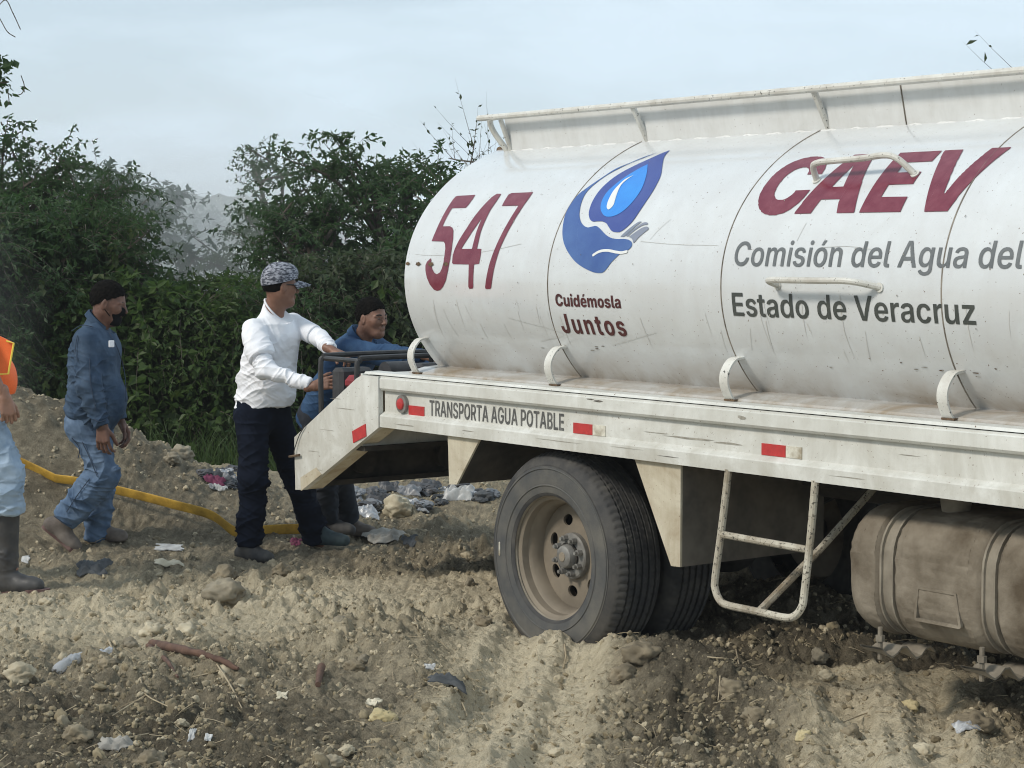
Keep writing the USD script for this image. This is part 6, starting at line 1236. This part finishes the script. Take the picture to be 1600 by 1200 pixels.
sheet_bit(600, 845, 80, 26, 'grey and white tied rags in front of the capped man\'s front shoe', 'cloth_pale', 8, 'rags', 'rag_bundle', .12, .30, n=22)
sheet_bit(640, 845, 30, 20, 'dark rag end at the right of the tied rags', 'cloth_dark', 9, 'rag', 'rag', .15, .4)
sheet_bit(462, 852, 22, 9, 'magenta scrap of cloth between the capped man\'s shoes', 'cloth_magenta', 10, 'cloth', 'cloth_scrap', .4, .5)
sheet_bit(700, 1072, 70, 16, 'dark torn film half buried in the pressed track', 'cloth_dark', 11, 'film', 'plastic_film', .15, .5)
sheet_bit(672, 1056, 20, 6, 'small white scrap beside the dark torn film', 'plastic_white', 12, 'scrap', 'plastic_scrap', .3, .3)
sheet_bit(1510, 1145, 46, 12, 'crushed pale blue wrapper at the lower right corner', 'plastic_clear', 13, 'wrapper', 'wrapper', .2, .5)
sheet_bit(440, 1093, 22, 8, 'pale scrap of paper in the left foreground', 'paper_buff', 14, 'paper', 'paper_scrap', .3, .4)
sheet_bit(585, 1110, 30, 9, 'pale torn paper just above the yellow flat stone', 'paper_buff', 15, 'paper', 'paper_scrap', .2, .4)
# rubbish heap behind and under the tail
RB = [(555, 775, 30, 34, 'plastic_grey', 'crumpled grey bag at the left of the rubbish under the tail'), (590, 785, 46, 26, 'plastic_dark', 'black bag next to the grey bag under the tail'), (575, 805, 36, 20, 'plastic_clear', 'clear bag in front of the grey one under the tail'), (640, 772, 40, 26, 'plastic_grey', 'grey film between two black bags under the tail'),
      (672, 765, 36, 24, 'plastic_dark', 'black bag at the right of the rubbish under the tail'), (715, 778, 54, 22, 'plastic_white', 'white sack right of the rubbish under the tail'), (535, 792, 30, 20, 'plastic_white', 'white bag left of the rubbish under the tail'), (650, 790, 40, 14, 'plastic_clear', 'clear wrapper low in the rubbish under the tail'), (610, 768, 40, 20, 'plastic_dark', 'dark film at the top of the rubbish under the tail'),
      (350, 748, 36, 24, 'plastic_dark', 'dark bag at the foot of the mound left of the capped man'), (362, 758, 26, 18, 'plastic_grey', 'grey bag beside the capped man\'s knee'), (335, 760, 34, 14, 'cloth_magenta', 'dark pink rag among the bags at the foot of the mound'), (345, 770, 22, 8, 'plastic_white', 'white scrap at the foot of the mound')]
for i, (px, py, w_, h_, mt, lab) in enumerate(RB): sheet_bit(px, py, w_ * 1.1, h_ * .55, lab, mt, 30 + i, 'bag' if 'bag' in lab or 'sack' in lab else 'litter', 'rubbish_bag', .35, .62, n=20)
rg = np.random.default_rng(91)
for i in range(34):                                     # the many small bags that fill the heap, none different from the next
    px, py = (rg.uniform(505, 765), rg.uniform(757, 800)) if i < 26 else (rg.uniform(315, 372), rg.uniform(738, 772)); mt = ('plastic_dark', 'plastic_grey', 'plastic_dark', 'cloth_dark', 'plastic_clear', 'plastic_grey')[i % 6]
    p = gpt(px, py); m_ = rock(300 + i, 3, .7, .55); r = rg.uniform(8, 19) / ppm(p); m_.vertices *= r; m_.apply_translation(p + [0, 0, r * .2])
    tag(part('crumpled_bag', m_, mt, None, smooth=40), 'small crumpled bag or rag in the rubbish behind the tail' if i < 26 else 'small crumpled bag or rag in the rubbish at the foot of the mound', 'bag', 'rubbish behind the tail of the truck' if i < 26 else 'rubbish at the foot of the mound')
# crushed bottle
p0, p1 = gpt(86, 1052), gpt(172, 1028); P = smooth_path([p0 + [0, 0, .012], p0 * .7 + p1 * .3 + [0, 0, .03], p0 * .4 + p1 * .6 + [0, 0, .032], p1 + [0, 0, .03]], 7)
P = smooth_path(P, 4); bt = tube(P, np.interp(np.linspace(0, 1, len(P)), [0, .06, .5, .8, .9, 1], [.014, .026, .030, .024, .012, .012]), 28); v = bt.vertices; bt.vertices = v + (.022 * (meshkit.fbm(v * 22, 3, 4)[:, None] - .5) + .010 * (np.abs(2 * meshkit.noise(v * 48, 5)[:, None] - 1) - .4)) * np.array([1, 1, 1.4])
tag(part('crushed_bottle', bt, 'plastic_clear', None, smooth=True), 'crushed clear plastic bottle lying in the left foreground', 'bottle')
# red-brown roots
def root(pts, r, label, mat='root_red', name='root', cat='root', wob=.012, lift=.035, sd=1):
    P = smooth_path(np.array([gpt(*q) + [0, 0, lift * (1 if 0 < i < len(pts) - 1 else .8)] for i, q in enumerate(pts)]), 7); rg = np.random.default_rng(sd); m = tube(P, np.interp(np.linspace(0, 1, len(P)), [0, .5, 1], r), 8)
    v = m.vertices; m.vertices = v + wob * (meshkit.fbm(v * 30, 3, sd)[:, None] - .5); return tag(part(name, m, mat, None, smooth=60), label, cat)
root([(238, 1015), (290, 1028), (340, 1042), (372, 1055)], [.022, .018, .008], 'thicker of two red-brown roots in the left foreground, pointing right', sd=3)
root([(232, 1018), (258, 1042), (278, 1068)], [.014, .011, .006], 'thinner red-brown root sloping down from the thicker one', sd=4)
root([(502, 1052), (500, 1066), (497, 1080)], [.018, .016, .012], 'short terracotta bottle-neck stub standing in the soil', sd=5, name='pottery_stub', cat='pottery')
for i, (pts, r, lab) in enumerate([([(338, 1040), (360, 1075), (378, 1110)], .004, 'long dry stalk leaning in the soil below the roots'), ([(220, 1065), (228, 1090), (272, 1112)], .0035, 'forked dry stalk right of the clear bottle'), ([(228, 1090), (200, 1108), (176, 1122)], .0035, 'dry stalk pointing left from the forked one'),
        ([(300, 1062), (335, 1054), (350, 1050)], .003, 'thin dry stem lying across below the roots'), ([(882, 1010), (884, 1030), (880, 1048)], .004, 'dry straw standing in front of the tyre'), ([(1125, 1060), (1124, 1080), (1122, 1098)], .0035, 'dry straw standing on the right of the heap'), ([(1150, 1018), (1153, 1035), (1156, 1048)], .003, 'dry straw right of the inner tyre'),
        ([(1300, 1140), (1345, 1122), (1395, 1103)], .003, 'long thin straw on the ground at the lower right'), ([(648, 968), (652, 980), (655, 992)], .004, 'small upright stem left of the wheel'), ([(722, 1102), (726, 1112), (730, 1122)], .0035, 'short straw on the pressed track'), ([(160, 985), (170, 1005), (176, 1018)], .006, 'pale stick end above the clear bottle'), ([(1105, 1030), (1130, 1033), (1150, 1034)], .003, 'straw lying beside the inner tyre'),
        ([(168, 1165), (200, 1158), (232, 1150)], .004, 'dry fibre over the sacking at the bottom left'), ([(422, 1028), (426, 1040), (428, 1046)], .003, 'small dry stem in the left foreground'), ([(1010, 1195), (1018, 1182), (1030, 1170)], .0035, 'pale straw at the bottom edge right of the track'), ([(250, 1200), (255, 1185), (262, 1172)], .005, 'stick at the bottom edge by the sacking')]):
    root(pts, [r, r, r * .6], lab, 'straw', 'dry_stalk', 'stalk', .002, .012, 20 + i)
# little straws and fibres everywhere
rg = np.random.default_rng(5); N = 700; u = rg.random(N); yy = 1 / (1 / 7.0 + u * (1 / 13. - 1 / 7.0)); xx = (rg.random(N) * 2 - 1) * yy * .26; zz = ground_z(xx, yy) + .006; ms = []
a = rg.uniform(0, 2 * np.pi, N); ln = rg.uniform(.015, .06, N); d = np.stack([np.cos(a), np.sin(a), rg.normal(size=N) * .35], -1); c = np.stack([xx, yy, zz], -1)
for i in range(N): ms.append(tube([c[i] - d[i] * ln[i], c[i] + d[i] * ln[i] * .2 + [0, 0, .004], c[i] + d[i] * ln[i]], .0016, 3, cap=False))
tag(part('straw_bits', ms, 'straw', None, smooth=False), 'tiny dry straws and root fibres mixed into the soil', None, None, 'stuff')

# ------------------------------------------------------------------ smoke drifting behind the bushes, and the haze of the air
def vol(name, dens, col=(.975, .988, .998)): return MAT(stage, L(name), {'v': ('principled_volume', {'color': col, 'density': dens, 'anisotropy': .0})}, [], volume='v.volume')
vol('smoke_air', .0135); vol('haze_air', .0006)
for k, (c_, r_, lab) in enumerate((((-5.4, 33, 1.2), (5.2, 11.5, 2.7), 'thin bluish smoke drifting behind the bushes at the left'), ((-1.0, 34, .6), (4.5, 9.0, 2.2), 'fainter smoke drifting behind the trees in the middle'), ((-5.2, 15.6, 1.1), (1.5, 1.3, 1.3), 'thin smoke in front of the bushes at the left edge'))):
    o = thing('smoke', lab, None, c_, kind='stuff')
    for q_, f_ in enumerate((1.15, .95, .75, .55, .35)):   # the smoke thickens inwards
        sm = trimesh.creation.icosphere(4); v = sm.vertices; v = v * (1 + .45 * (meshkit.fbm(v * 2.2 + k + q_, 3, 8 + k + q_) - .5))[:, None] * r_ * f_; part('wisp', trimesh.Trimesh(v, sm.faces, process=False), 'smoke_air', o, smooth=True)
tag(part('haze', bx(-480, 480, -75, 520, -30, 24), 'haze_air', None, smooth=False), 'thin haze in the air', None, None, 'stuff')
